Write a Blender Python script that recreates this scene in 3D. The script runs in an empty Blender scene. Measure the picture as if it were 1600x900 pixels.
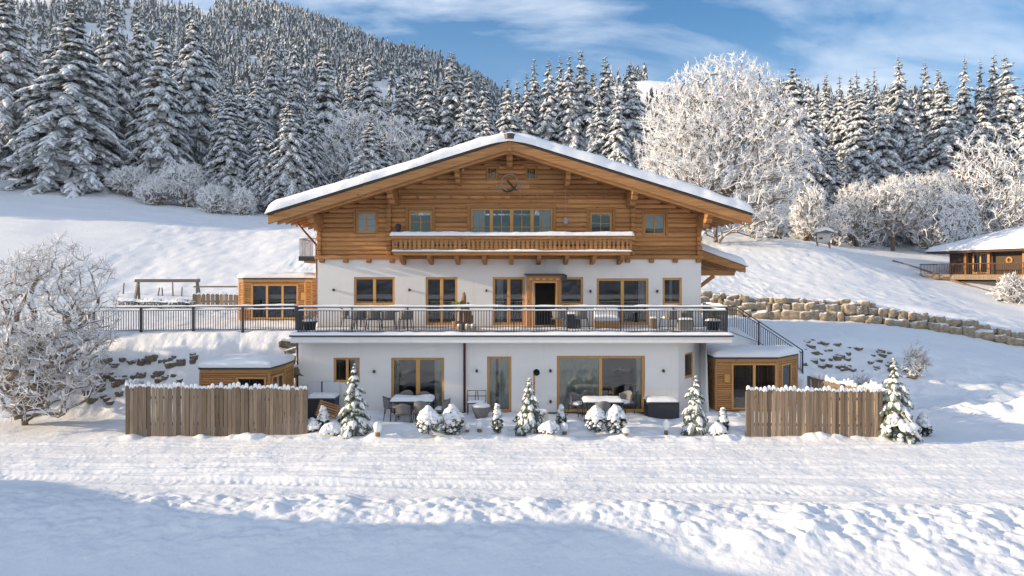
import bpy, math, random
import numpy as np
from mathutils import Vector, Matrix

# ---------------------------------------------------------------- camera, sky, sun, exposure
SC = bpy.context.scene
COL = SC.collection
CAMZ = 5.54
HOR, FPX = 430.0, 1067.0          # horizon row and focal length of the photograph (1600 px wide)
cam_d = bpy.data.cameras.new("camera")
cam = bpy.data.objects.new("camera", cam_d); COL.objects.link(cam)
cam.location = (0, 0, CAMZ); cam.rotation_euler = (math.radians(90), 0, 0)
cam_d.lens = 24.0; cam_d.sensor_width = 36.0; cam_d.shift_y = -0.0125
cam_d.clip_start = 0.1; cam_d.clip_end = 6000
SC.camera = cam

SUN_EL, SUN_OFF = 14.5, 5.5      # degrees: height, and how far the sun stands in front of the facade plane
el, off = math.radians(SUN_EL), math.radians(SUN_OFF)
SDIR = Vector((-math.cos(off) * math.cos(el), -math.sin(off) * math.cos(el), math.sin(el)))   # towards the sun
sun_d = bpy.data.lights.new("sun", 'SUN'); sun_d.energy = 4.9; sun_d.angle = math.radians(0.5)
sun_d.color = (1.0, 0.79, 0.53)
sun = bpy.data.objects.new("sun", sun_d); COL.objects.link(sun)
sun.rotation_euler = SDIR.to_track_quat('Z', 'Y').to_euler()
sun.location = (-60, -20, 40)

W = bpy.data.worlds.new("World"); SC.world = W; W.use_nodes = True
wn, wl = W.node_tree.nodes, W.node_tree.links
wn.clear()
wo = wn.new('ShaderNodeOutputWorld'); bg = wn.new('ShaderNodeBackground')
bg.inputs['Strength'].default_value = 0.098
sky = wn.new('ShaderNodeTexSky'); sky.sky_type = 'NISHITA'; sky.sun_disc = False
sky.sun_elevation = el
sky.sun_rotation = math.atan2(SDIR.x, SDIR.y)
sky.altitude = 900; sky.air_density = 1.0; sky.dust_density = 0.3; sky.ozone_density = 2.0
# wisps of cloud laid over the sky by direction (elevation / azimuth of the ray)
tc = wn.new('ShaderNodeTexCoord')
sep = wn.new('ShaderNodeSeparateXYZ'); wl.new(tc.outputs['Generated'], sep.inputs[0])
def wmath(op, a, b=None, c=None, clamp=False):
    n = wn.new('ShaderNodeMath'); n.operation = op; n.use_clamp = clamp
    for i, v in enumerate((a, b, c)):
        if v is None: continue
        if isinstance(v, (int, float)): n.inputs[i].default_value = v
        else: wl.new(v, n.inputs[i])
    return n.outputs[0]
zc = wmath('ADD', wmath('MAXIMUM', sep.outputs['Z'], 0.0), 0.32)
cx = wmath('DIVIDE', sep.outputs['X'], zc); cy = wmath('DIVIDE', sep.outputs['Y'], zc)
cmb = wn.new('ShaderNodeCombineXYZ'); wl.new(cx, cmb.inputs[0]); wl.new(cy, cmb.inputs[1])
mp = wn.new('ShaderNodeMapping'); wl.new(cmb.outputs[0], mp.inputs[0])
mp.inputs['Rotation'].default_value = (0, 0, math.radians(12)); mp.inputs['Scale'].default_value = (1.0, 2.1, 1.0)
mp.inputs['Location'].default_value = (3.7, 1.15, 0)
cn = wn.new('ShaderNodeTexNoise'); cn.inputs['Scale'].default_value = 1.5; cn.inputs['Detail'].default_value = 8
cn.inputs['Roughness'].default_value = 0.58; cn.inputs['Distortion'].default_value = 0.5
wl.new(mp.outputs[0], cn.inputs['Vector'])
cr = wn.new('ShaderNodeValToRGB'); wl.new(cn.outputs['Fac'], cr.inputs[0])
cr.color_ramp.elements[0].position = 0.46; cr.color_ramp.elements[0].color = (0, 0, 0, 1)
cr.color_ramp.elements[1].position = 0.74; cr.color_ramp.elements[1].color = (1, 1, 1, 1)
cfac = wmath('MULTIPLY', cr.outputs[0], 0.85, clamp=True)
lowz = wn.new('ShaderNodeMapRange'); lowz.interpolation_type = 'SMOOTHSTEP'; wl.new(sep.outputs['Z'], lowz.inputs[0]); lowz.inputs[1].default_value = 0.36; lowz.inputs[2].default_value = 0.04; lowz.inputs[3].default_value = 0.0; lowz.inputs[4].default_value = 0.36
fwd = wn.new('ShaderNodeMapRange'); wl.new(sep.outputs['Y'], fwd.inputs[0]); fwd.inputs[1].default_value = -0.1; fwd.inputs[2].default_value = 0.4
cfac = wmath('ADD', cfac, wmath('MULTIPLY', lowz.outputs[0], fwd.outputs[0]), clamp=True)
hs = wn.new('ShaderNodeHueSaturation'); wl.new(sky.outputs[0], hs.inputs['Color'])
hs.inputs['Saturation'].default_value = 1.48; hs.inputs['Value'].default_value = 1.0
mx = wn.new('ShaderNodeMix'); mx.data_type = 'RGBA'
wl.new(cfac, mx.inputs[0]); wl.new(hs.outputs[0], mx.inputs[6])
mx.inputs[7].default_value = (6.6, 7.0, 7.6, 1)
# bright cloud glow behind the camera, unseen, added to lift the light on the facade
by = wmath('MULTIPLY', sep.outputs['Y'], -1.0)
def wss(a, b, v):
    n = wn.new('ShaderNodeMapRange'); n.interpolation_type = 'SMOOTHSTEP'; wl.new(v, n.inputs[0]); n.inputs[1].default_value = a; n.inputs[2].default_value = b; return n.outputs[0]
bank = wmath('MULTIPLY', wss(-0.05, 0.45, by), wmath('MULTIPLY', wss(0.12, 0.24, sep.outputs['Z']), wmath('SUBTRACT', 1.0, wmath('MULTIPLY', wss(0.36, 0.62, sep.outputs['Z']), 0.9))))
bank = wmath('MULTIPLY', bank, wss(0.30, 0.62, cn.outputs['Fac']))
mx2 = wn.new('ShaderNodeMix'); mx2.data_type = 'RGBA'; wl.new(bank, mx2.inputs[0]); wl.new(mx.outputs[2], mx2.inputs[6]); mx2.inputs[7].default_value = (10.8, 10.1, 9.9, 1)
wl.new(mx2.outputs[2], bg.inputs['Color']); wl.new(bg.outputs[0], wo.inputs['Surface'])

SC.view_settings.view_transform = 'Standard'
try: SC.view_settings.look = 'None'
except Exception: pass
SC.view_settings.exposure = 0.95
SC.view_settings.gamma = 1.0
SC.view_settings.use_curve_mapping = False
SC.render.engine = 'CYCLES'
SC.cycles.max_bounces = 8; SC.cycles.diffuse_bounces = 4; SC.cycles.glossy_bounces = 3
SC.cycles.transmission_bounces = 3; SC.cycles.transparent_max_bounces = 8; SC.cycles.volume_bounces = 0
SC.cycles.use_denoising = True
SC.cycles.caustics_reflective = False; SC.cycles.caustics_refractive = False

# ---------------------------------------------------------------- numpy noise
_tab = np.random.RandomState(7).rand(256, 256)
def vnoise(x, y, s=0):
    x = np.asarray(x, float) + 17.3 * s; y = np.asarray(y, float) + 9.1 * s
    xi = np.floor(x); yi = np.floor(y)
    fx = x - xi; fy = y - yi
    fx = fx * fx * fx * (fx * (6 * fx - 15) + 10); fy = fy * fy * fy * (fy * (6 * fy - 15) + 10)
    xi = xi.astype(int) & 255; yi = yi.astype(int) & 255
    x1 = (xi + 1) & 255; y1 = (yi + 1) & 255
    return (_tab[xi, yi] * (1 - fx) + _tab[x1, yi] * fx) * (1 - fy) + (_tab[xi, y1] * (1 - fx) + _tab[x1, y1] * fx) * fy - 0.5
def fbm(x, y, o=4, s=0, g=0.5):
    r = 0; a = 1.0; f = 1.0
    for k in range(o):
        r = r + a * vnoise(np.asarray(x) * f, np.asarray(y) * f, s + k); a *= g; f *= 2.03
    return r
def sst(a, b, t):
    t = np.clip((np.asarray(t, float) - a) / (np.asarray(b, float) - a), 0, 1); return t * t * (3 - 2 * t)

# ---------------------------------------------------------------- terrain
def PX(px, py, d): return ((px - 800) * d / FPX, d, CAMZ - (py - HOR) * d / FPX)
UP = [(-12, 29, 3.15), (-18, 29, 3.05), (-30, 29, 3.0), (-12, 38, 3.45), (-25, 38, 3.5), (-12, 45, 3.8), (-26, 45, 4.0), (-40, 40, 4.6), (-45, 50, 7.0),
      (-12, 55, 6.9), (-30, 55, 7.4), (-12, 65, 10.0), (-35, 65, 11.3), PX(0, 280, 75), PX(180, 295, 75), PX(270, 315, 75), PX(400, 328, 75),
      (0, 80, 10.3), (0, 60, 8.0), (0, 45, 4.2), (0, 39, 3.4), (9.5, 30, 3.1), (9.2, 36, 3.0), (11.8, 42, 3.05), (15.7, 42, 2.8), (23.3, 41.5, 2.5), (30.3, 41, 1.35), (36, 40.4, .6),
      (13.9, 37, 2.75), (19.7, 35, 2.2), (24.5, 33, 1.15), (35, 30, 0.2), (12.6, 31, 2.0), (16, 33.5, 2.35),
      (19.5, 53, 4.9), (28.5, 51, 3.8), (37.5, 49, 2.5), (41, 51, 3.2), (38.5, 56, 3.9), (36, 61, 4.6), (19.7, 68, 8.3), (30.3, 66, 7.2), (27.8, 61, 6.9), (38.4, 64, 5.6), (47, 58, 3.7), (14, 60, 7.2), (60, 50, 1.5),
      (-60, 110, 23), (-20, 115, 19), (20, 115, 15), (60, 110, 12), (75, 80, 7), (-75, 80, 19), (-75, 50, 8.0), (-70, 32, 3.5), (50, 36, 0.3)]
_P = np.array(UP)
def _tps(r2): return 0.5 * r2 * np.log(r2 + 1e-9)
def _fit(P):
    n = len(P); d2 = ((P[:, None, :2] - P[None, :, :2]) ** 2).sum(-1)
    A = np.zeros((n + 3, n + 3)); A[:n, :n] = _tps(d2) + np.eye(n) * 1.5
    A[:n, n] = 1; A[:n, n + 1:] = P[:, :2]; A[n, :n] = 1; A[n + 1:, :n] = P[:, :2].T
    return np.linalg.solve(A, np.concatenate([P[:, 2], np.zeros(3)]))
_C = _fit(_P)
def upland(x, y):
    x = np.clip(x, -78, 78); y = np.clip(y, 26, 125)
    r = _C[-3] + _C[-2] * x + _C[-1] * y
    for (a, b, _), c in zip(UP, _C[:-3]): r = r + c * _tps((x - a) ** 2 + (y - b) ** 2)
    return r
RWX = [9, 11.6, 16, 23, 30, 36]; RWY = [42.8, 42.4, 42.0, 41.5, 41.0, 40.4]   # line of the boulder wall
def front(x, y):
    z = np.interp(y, [-60, 0, 8, 12, 14.3, 15.8, 17.0, 19, 26, 60], [-9, -3.2, -1.5, -0.62, -0.14, 0.10, 0.02, 0, 0.04, 0.1])
    h = np.interp(y, [-30, -12, 0, 6, 10, 11, 12.5, 12.9, 13.6, 14.6, 17.1, 17.6, 18.6], [0, 6.6, 8.6, 8.9, 8.6, 8.3, 7.7, 6.3, 5.3, 4.6, 3.5, 2.4, 0])      # unseen knoll left of the frame, added and shaped to shade the foreground
    k = np.exp(-((np.asarray(x) + 27) / 6.0) ** 2) * (1 + 0.14 * vnoise(np.asarray(y) * 1.1, np.asarray(x) * 0.5, 3))
    return z + h * k
def terrain(x, y, detail=True):
    x = np.asarray(x, float); y = np.asarray(y, float)
    F = front(x, y); U = upland(x, y)
    yf = np.interp(x, [-60, -30, -17, -12.2, -11.4, -8.8, -8.6, 7.9, 8.0, 11.8, 12.6, 15, 18, 24, 30, 60], [26.3, 26.3, 26.0, 26.3, 27.2, 27.2, 27.0, 27.0, 29.9, 29.9, 28.7, 27.2, 26.5, 27, 27.5, 28])
    yt = np.interp(x, [-60, -30, -18, -9, -8.6, 7.9, 8.0, 9.6, 11.8, 15, 20, 26, 32, 60], [31, 30, 29.1, 29.0, 27.3, 27.3, 30.5, 30.6, 31.2, 34, 34.6, 34.8, 34, 36])
    t = sst(yf, yt, y)
    z = F + (U - F) * t
    yw = np.interp(x, RWX, RWY)
    st = sst(0.05, 0.75, y - yw) * np.interp(x, [5, 10, 26, 32, 36], [0, 1.2, 1.2, 0.95, 0.8]) * sst(5, 10, x)
    z = z + st
    # level garden and cabin pads
    pad = sst(26.0, 26.6, y) * sst(30.0, 29.7, y) * sst(8.0, 8.2, x) * sst(12.4, 12.0, x)
    z = z * (1 - pad) + 0.06 * pad
    pad = sst(31.0, 31.6, y) * sst(36.0, 35.4, y) * sst(-14.2, -13.6, x) * sst(-9.0, -9.6, x)
    z = z * (1 - pad) + 3.34 * pad
    if detail:
        bank = t * (1 - t) * 4
        far = sst(40, 60, y)
        z = z + bank * 0.30 * (np.abs(fbm(x * 0.7, y * 2.2 + z * 1.5, 3, 91)) - .15) + bank * 0.10 * fbm(x * 3, y * 3, 2, 95)
        z = z + 0.10 * sst(31, 36, y) * (np.abs(fbm(x * 1.5, y * 1.5, 3, 97)) - .1)
        z = z + (0.05 + 0.30 * bank) * fbm(x * 0.9, y * 0.9, 4, 1) + 0.05 * fbm(x * 2.6, y * 2.6, 3, 5) * sst(24, 28, y) + 0.16 * sst(31, 40, y) * fbm(x * 0.22, y * 0.22, 3, 11)
        z = z + 0.05 * sst(40, 46, y) * np.abs(fbm(x * 0.8, y * 1.5, 3, 31))
        near = sst(13.2, 15.2, y) * sst(17.2, 16.3, y - .05 * (-x))
        lum = np.clip(fbm(x * 1.3, y * 1.3, 3, 21) + 0.18, 0, 1)
        cl = np.abs(fbm(x * 2.4 + .6 * y, y * 2.8, 3, 25))
        z = z + near * (0.15 * lum + 0.11 * np.clip(cl - .06, 0, 1) + 0.07 * np.abs(fbm(x * 6.5, y * 7.0, 2, 28)))
        rf = sst(2, 9, x + (y - 14) * 1.2) * sst(16.8, 14.5, y) * sst(6, 9, y)
        z = z + rf * (0.17 * np.clip(fbm(x * 0.9, y * 1.0, 3, 41) + 0.1, 0, 1) + 0.08 * np.clip(cl - .08, 0, 1) + 0.05 * np.abs(fbm(x * 6.0, y * 6.0, 2, 44)))
        z = z + sst(15, 12, y) * sst(-20, 0, y) * 0.09 * fbm(x * 0.7 + y * .2, y * 0.5, 4, 51)
        garden = sst(23.35, 23.7, y) * sst(27.0, 26.7, y) * sst(-7.6, -7.0, x) * sst(9.5, 8.5, x)
        z = z + garden * (0.10 + 0.22 * fbm(x * 0.8, y * 1.1, 3, 61))
        edge = np.exp(-((y - 23.0 - 0.15 * fbm(x * 0.5, 0 * x, 2, 64)) / 0.28) ** 2) * sst(-15, -12, x) * sst(15, 12.5, x)
        z = z + edge * (0.10 + 0.22 * np.clip(fbm(x * 1.7, y * 2.0, 3, 66), -.2, 1))
        lump = np.exp(-(((x - 19.2) / 2.6) ** 2 + ((y - 26.6) / 1.5) ** 2))
        z = z + lump * (0.55 + 0.6 * fbm(x * 1.1, y * 1.1, 3, 71))
        # wheel tracks along the road
        road = sst(16.2, 17.0, y) * sst(23.2, 22.4, y)
        for c0, sl, cv, w, dp in ((17.85, -.040, .0004, .30, .055), (19.1, -.035, .0006, .13, .03), (18.7, -.012, .0002, .12, .03), (19.5, .012, -.0004, .15, .04), (20.2, .012, -.0004, .14, .035), (20.6, -.006, .0, .12, .03), (21.3, .02, .0004, .13, .035), (21.9, -.01, .0005, .13, .03), (22.3, .004, -.0003, .12, .03)):
            c = c0 + 1.6 * sl * x + cv * x * x + 0.35 * vnoise(x * 0.10, 0 * x, int(c0 * 7)) + 0.10 * vnoise(x * 0.45, 0 * x, int(c0 * 3))
            q = (y - c) / w
            g = np.exp(-q ** 4); rim = np.exp(-((np.abs(q) - 1.35) / 0.35) ** 2)
            tread = 0.5 + 0.5 * np.sin(x * 2 * math.pi / 0.235 + np.abs(q) * 3.4 + 5 * vnoise(x * .9, y * .6, 5)) * (.5 + 1.2 * np.abs(vnoise(x * 1.3, y * .8, 9)))
            am = 1.25 * np.clip((0.95 if c0 == 17.85 else 0.65) + 1.2 * vnoise(x * 0.25, 0 * x, int(c0 * 13)), 0.0, 1.3)
            z = z + road * am * (-dp * g * (0.70 + 0.45 * tread) + dp * 0.65 * rim * (.7 + .6 * vnoise(x * 2.2, y * 2.2, 7)))
        z = z + road * (0.026 * np.abs(fbm(x * 5.0, y * 7, 3, 81)) + 0.022 * fbm(x * 0.5 + y * .2, y * 1.3 + .8 * vnoise(x * .2, y * .2, 3), 3, 85))
        drive = sst(0.3, 0.8, yw - y) * sst(6.5, 5.5, yw - y) * sst(9, 12, x)
        z = z - drive * 0.10 * fbm(x * 0.9, y * 0.9, 4, 1)
    inside = sst(-8.5, -8.42, x) * sst(7.92, 7.84, x) * sst(27.0, 27.08, y) * sst(37.6, 37.5, y)
    up_in = sst(-8.62, -8.54, x) * sst(8.44, 8.36, x) * sst(29.9, 29.98, y) * sst(37.6, 37.5, y)
    ins = np.maximum(inside, up_in)
    z = z * (1 - ins) + (-0.4) * ins
    return z
def gz(x, y): return float(terrain(np.array([x]), np.array([y]))[0])

# ---------------------------------------------------------------- mesh helpers
ORG = {}
class MB:
    def __init__(s): s.v = []; s.f = []; s.m = []
    def add(s, vs, fs, m=0):
        n = len(s.v); s.v.extend([tuple(p) for p in vs]); s.f.extend([tuple(i + n for i in f) for f in fs]); s.m.extend([m] * len(fs)); return s
    def box(s, x0, x1, y0, y1, z0, z1, m=0):
        return s.add([(x0, y0, z0), (x1, y0, z0), (x1, y1, z0), (x0, y1, z0), (x0, y0, z1), (x1, y0, z1), (x1, y1, z1), (x0, y1, z1)],
                     [(0, 3, 2, 1), (4, 5, 6, 7), (0, 1, 5, 4), (1, 2, 6, 5), (2, 3, 7, 6), (3, 0, 4, 7)], m)
    def obox(s, c, ax, ay, az, m=0):            # centre and three half axes
        c, ax, ay, az = (Vector(q) for q in (c, ax, ay, az)); V = []
        for k in (-1, 1):
            for i, j in ((-1, -1), (1, -1), (1, 1), (-1, 1)): V.append(c + ax * i + ay * j + az * k)
        return s.add(V, [(0, 3, 2, 1), (4, 5, 6, 7), (0, 1, 5, 4), (1, 2, 6, 5), (2, 3, 7, 6), (3, 0, 4, 7)], m)
    def beam(s, a, b, w, h, up=(0, 0, 1), m=0):  # rectangular bar from a to b
        a, b = Vector(a), Vector(b); d = (b - a); L = d.length; d = d / L
        r = d.cross(Vector(up)); r = r.normalized() if r.length > 1e-5 else Vector((1, 0, 0)); u = r.cross(d)
        return s.obox((a + b) / 2, d * L / 2, r * w / 2, u * h / 2, m)
    def prism(s, poly, y0, y1, m=0, plane='xz'):
        n = len(poly)
        if plane == 'xz': V = [(p[0], y0, p[1]) for p in poly] + [(p[0], y1, p[1]) for p in poly]
        elif plane == 'yz': V = [(y0, p[0], p[1]) for p in poly] + [(y1, p[0], p[1]) for p in poly]
        else: V = [(p[0], p[1], y0) for p in poly] + [(p[0], p[1], y1) for p in poly]
        return s.add(V, [tuple(range(n)), tuple(range(2 * n - 1, n - 1, -1))] + [(i, i + n, (i + 1) % n + n, (i + 1) % n) for i in range(n)], m)
    def tube(s, pts, rad, n=6, m=0, cap=True):
        pts = [Vector(p) for p in pts]; k = len(pts)
        rad = rad if hasattr(rad, '__len__') else [rad] * k
        V = []; F = []; ref = None
        for i, p in enumerate(pts):
            t = (pts[min(i + 1, k - 1)] - pts[max(i - 1, 0)]).normalized()
            if ref is None: ref = Vector((0, 0, 1)) if abs(t.z) < .9 else Vector((1, 0, 0))
            a = t.cross(ref).normalized(); b = t.cross(a)
            for j in range(n):
                q = 2 * math.pi * j / n; V.append(p + (a * math.cos(q) + b * math.sin(q)) * rad[i])
        for i in range(k - 1):
            for j in range(n): F.append((i * n + j, i * n + (j + 1) % n, (i + 1) * n + (j + 1) % n, (i + 1) * n + j))
        if cap: F.append(tuple(range(n - 1, -1, -1))); F.append(tuple((k - 1) * n + j for j in range(n)))
        return s.add(V, F, m)
    def lathe(s, prof, c, n=16, m=0):           # (radius, height) profile about a vertical axis
        V = []; F = []
        for r, z in prof:
            for j in range(n): q = 2 * math.pi * j / n; V.append((c[0] + r * math.cos(q), c[1] + r * math.sin(q), c[2] + z))
        k = len(prof)
        for i in range(k - 1):
            for j in range(n): F.append((i * n + j, i * n + (j + 1) % n, (i + 1) * n + (j + 1) % n, (i + 1) * n + j))
        F.append(tuple(range(n - 1, -1, -1))); F.append(tuple((k - 1) * n + j for j in range(n)))
        return s.add(V, F, m)
    def build(s, name, mats, parent=None, smooth=False, bevel=0, origin=None):
        o = Vector(origin) if origin is not None else Vector(ORG.get(parent.name, (0, 0, 0)) if parent else (0, 0, 0))
        me = bpy.data.meshes.new(name)
        me.from_pydata([(p[0] - o.x, p[1] - o.y, p[2] - o.z) for p in s.v], [], s.f)
        mats = mats if isinstance(mats, (list, tuple)) else [mats]
        for q in mats: me.materials.append(q)
        if len(mats) > 1: me.polygons.foreach_set('material_index', np.array(s.m, dtype=np.int32))
        if smooth: me.polygons.foreach_set('use_smooth', np.ones(len(s.f), dtype=bool))
        me.update()
        ob = bpy.data.objects.new(name, me); COL.objects.link(ob)
        if parent: ob.parent = parent
        elif origin is not None: ob.location = o
        ORG[ob.name] = tuple(o)
        if bevel:
            b = ob.modifiers.new('bevel', 'BEVEL'); b.width = bevel; b.segments = 1; b.limit_method = 'ANGLE'
        return ob
def thing(name, label, cat, loc, group=None):
    e = bpy.data.objects.new(name, None); COL.objects.link(e); e.location = loc; e.empty_display_size = 0.2
    ORG[e.name] = tuple(loc); tag(e, label, cat, group); return e
def tag(o, label, cat, group=None, kind=None):
    o['label'] = label; o['category'] = cat
    if group: o['group'] = group
    if kind: o['kind'] = kind
    return o
KIDS = {}
def dup(root, loc, label, rz=0.0, sc=(1, 1, 1), group=None):
    def cp(o, par):
        c = o.copy(); COL.objects.link(c)
        if par: c.parent = par
        for ch in o.children: cp(ch, c)
        return c
    kids = list(root.children)
    r = root.copy(); COL.objects.link(r)
    for ch in kids: cp(ch, r)
    r.location = loc; r.rotation_euler = (0, 0, rz); r.scale = sc
    r['label'] = label
    if group: r['group'] = group
    return r

# ---------------------------------------------------------------- materials
class MT:
    def __init__(s, name, rough=0.7, spec=0.4):
        s.m = bpy.data.materials.new(name); s.m.use_nodes = True
        s.n = s.m.node_tree.nodes; s.l = s.m.node_tree.links
        s.b = s.n['Principled BSDF']; s.b.inputs['Roughness'].default_value = rough; s.b.inputs['Specular IOR Level'].default_value = spec
        s.co = s.n.new('ShaderNodeTexCoord').outputs['Object']
    def math(s, op, a, b=None, clamp=False):
        n = s.n.new('ShaderNodeMath'); n.operation = op; n.use_clamp = clamp
        for i, v in enumerate((a, b)):
            if v is None: continue
            if isinstance(v, (int, float)): n.inputs[i].default_value = v
            else: s.l.new(v, n.inputs[i])
        return n.outputs[0]
    def noise(s, scale=1, detail=4, stretch=(1, 1, 1), rough=0.5, dist=0.0, co=None):
        mp = s.n.new('ShaderNodeMapping'); s.l.new(co or s.co, mp.inputs[0]); mp.inputs['Scale'].default_value = stretch
        t = s.n.new('ShaderNodeTexNoise'); s.l.new(mp.outputs[0], t.inputs['Vector'])
        t.inputs['Scale'].default_value = scale; t.inputs['Detail'].default_value = detail; t.inputs['Roughness'].default_value = rough; t.inputs['Distortion'].default_value = dist
        return t.outputs['Fac']
    def ramp(s, fac, *stops):
        r = s.n.new('ShaderNodeValToRGB'); s.l.new(fac, r.inputs[0]); e = r.color_ramp.elements
        while len(e) < len(stops): e.new(0.5)
        for q, (p, c) in zip(e, stops):
            q.position = p; q.color = (*c, 1) if hasattr(c, '__len__') else (c, c, c, 1)
        return r.outputs[0]
    def mix(s, fac, a, b, mode='MIX'):
        n = s.n.new('ShaderNodeMix'); n.data_type = 'RGBA'; n.blend_type = mode
        for k, v in ((0, fac), (6, a), (7, b)):
            if isinstance(v, (int, float)): n.inputs[k].default_value = v if k == 0 else (v, v, v, 1)
            elif isinstance(v, tuple): n.inputs[k].default_value = (*v, 1)
            else: s.l.new(v, n.inputs[k])
        return n.outputs[2]
    def island(s): return s.n.new('ShaderNodeNewGeometry').outputs['Random Per Island']
    def objrand(s): return s.n.new('ShaderNodeObjectInfo').outputs['Random']
    def nz(s):
        g = s.n.new('ShaderNodeNewGeometry'); x = s.n.new('ShaderNodeSeparateXYZ'); s.l.new(g.outputs['Normal'], x.inputs[0]); return x.outputs['Z']
    def color(s, c):
        if isinstance(c, tuple): s.b.inputs['Base Color'].default_value = (*c, 1)
        else: s.l.new(c, s.b.inputs['Base Color'])
        return s
    def bump(s, h, strength=0.4, dist=0.02):
        n = s.n.new('ShaderNodeBump'); n.inputs['Strength'].default_value = strength; n.inputs['Distance'].default_value = dist
        s.l.new(h, n.inputs['Height']); s.l.new(n.outputs[0], s.b.inputs['Normal']); return s
SNOWC = (0.86, 0.87, 0.885)
def simple(name, c, rough=0.6, spec=0.4, var=0.12, scale=6, metal=0):
    t = MT(name, rough, spec); n = t.noise(scale, 4)
    t.color(t.mix(n, tuple(v * (1 - var) for v in c), tuple(min(1, v * (1 + var)) for v in c))); t.b.inputs['Metallic'].default_value = metal
    return t.m
def wood(name, dark, light, axis='x', island=0.5, knots=True, rough=0.7):
    t = MT(name, rough, 0.25)
    st = {'x': (0.6, 9, 14), 'z': (14, 9, 0.6), 'y': (9, 0.6, 14)}[axis]
    off_ = t.n.new('ShaderNodeVectorMath'); off_.operation = 'ADD'; t.l.new(t.co, off_.inputs[0])
    cmb_ = t.n.new('ShaderNodeCombineXYZ'); r = t.island()
    for k in range(3): t.l.new(t.math('MULTIPLY', r, 37.0 + 11 * k), cmb_.inputs[k])
    t.l.new(cmb_.outputs[0], off_.inputs[1]); co = off_.outputs[0]
    g = t.noise(1.6, 6, st, 0.62, 0.4, co=co)
    c = t.ramp(g, (0.30, dark), (0.72, light))
    c = t.mix(t.math('MULTIPLY', r, island), c, tuple(v * 0.50 for v in dark), 'MIX')
    blot = t.noise(0.7, 3, (1, 1, 1), co=co)
    c = t.mix(t.ramp(blot, (0.45, 0.0), (0.75, 0.35)), c, tuple(v * 0.62 for v in light))
    if knots:
        v = t.n.new('ShaderNodeTexVoronoi'); mpk = t.n.new('ShaderNodeMapping'); t.l.new(co, mpk.inputs[0])
        mpk.inputs['Scale'].default_value = {'x': (1.6, 4, 4), 'z': (4, 4, 1.6), 'y': (4, 1.6, 4)}[axis]; t.l.new(mpk.outputs[0], v.inputs['Vector']); v.inputs['Scale'].default_value = 1.0
        c = t.mix(t.ramp(v.outputs['Distance'], (0.05, 0.75), (0.13, 0.0)), c, tuple(q * 0.28 for q in dark))
    t.color(c).bump(g, 0.35, 0.01)
    return t.m
M = {}
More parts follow.
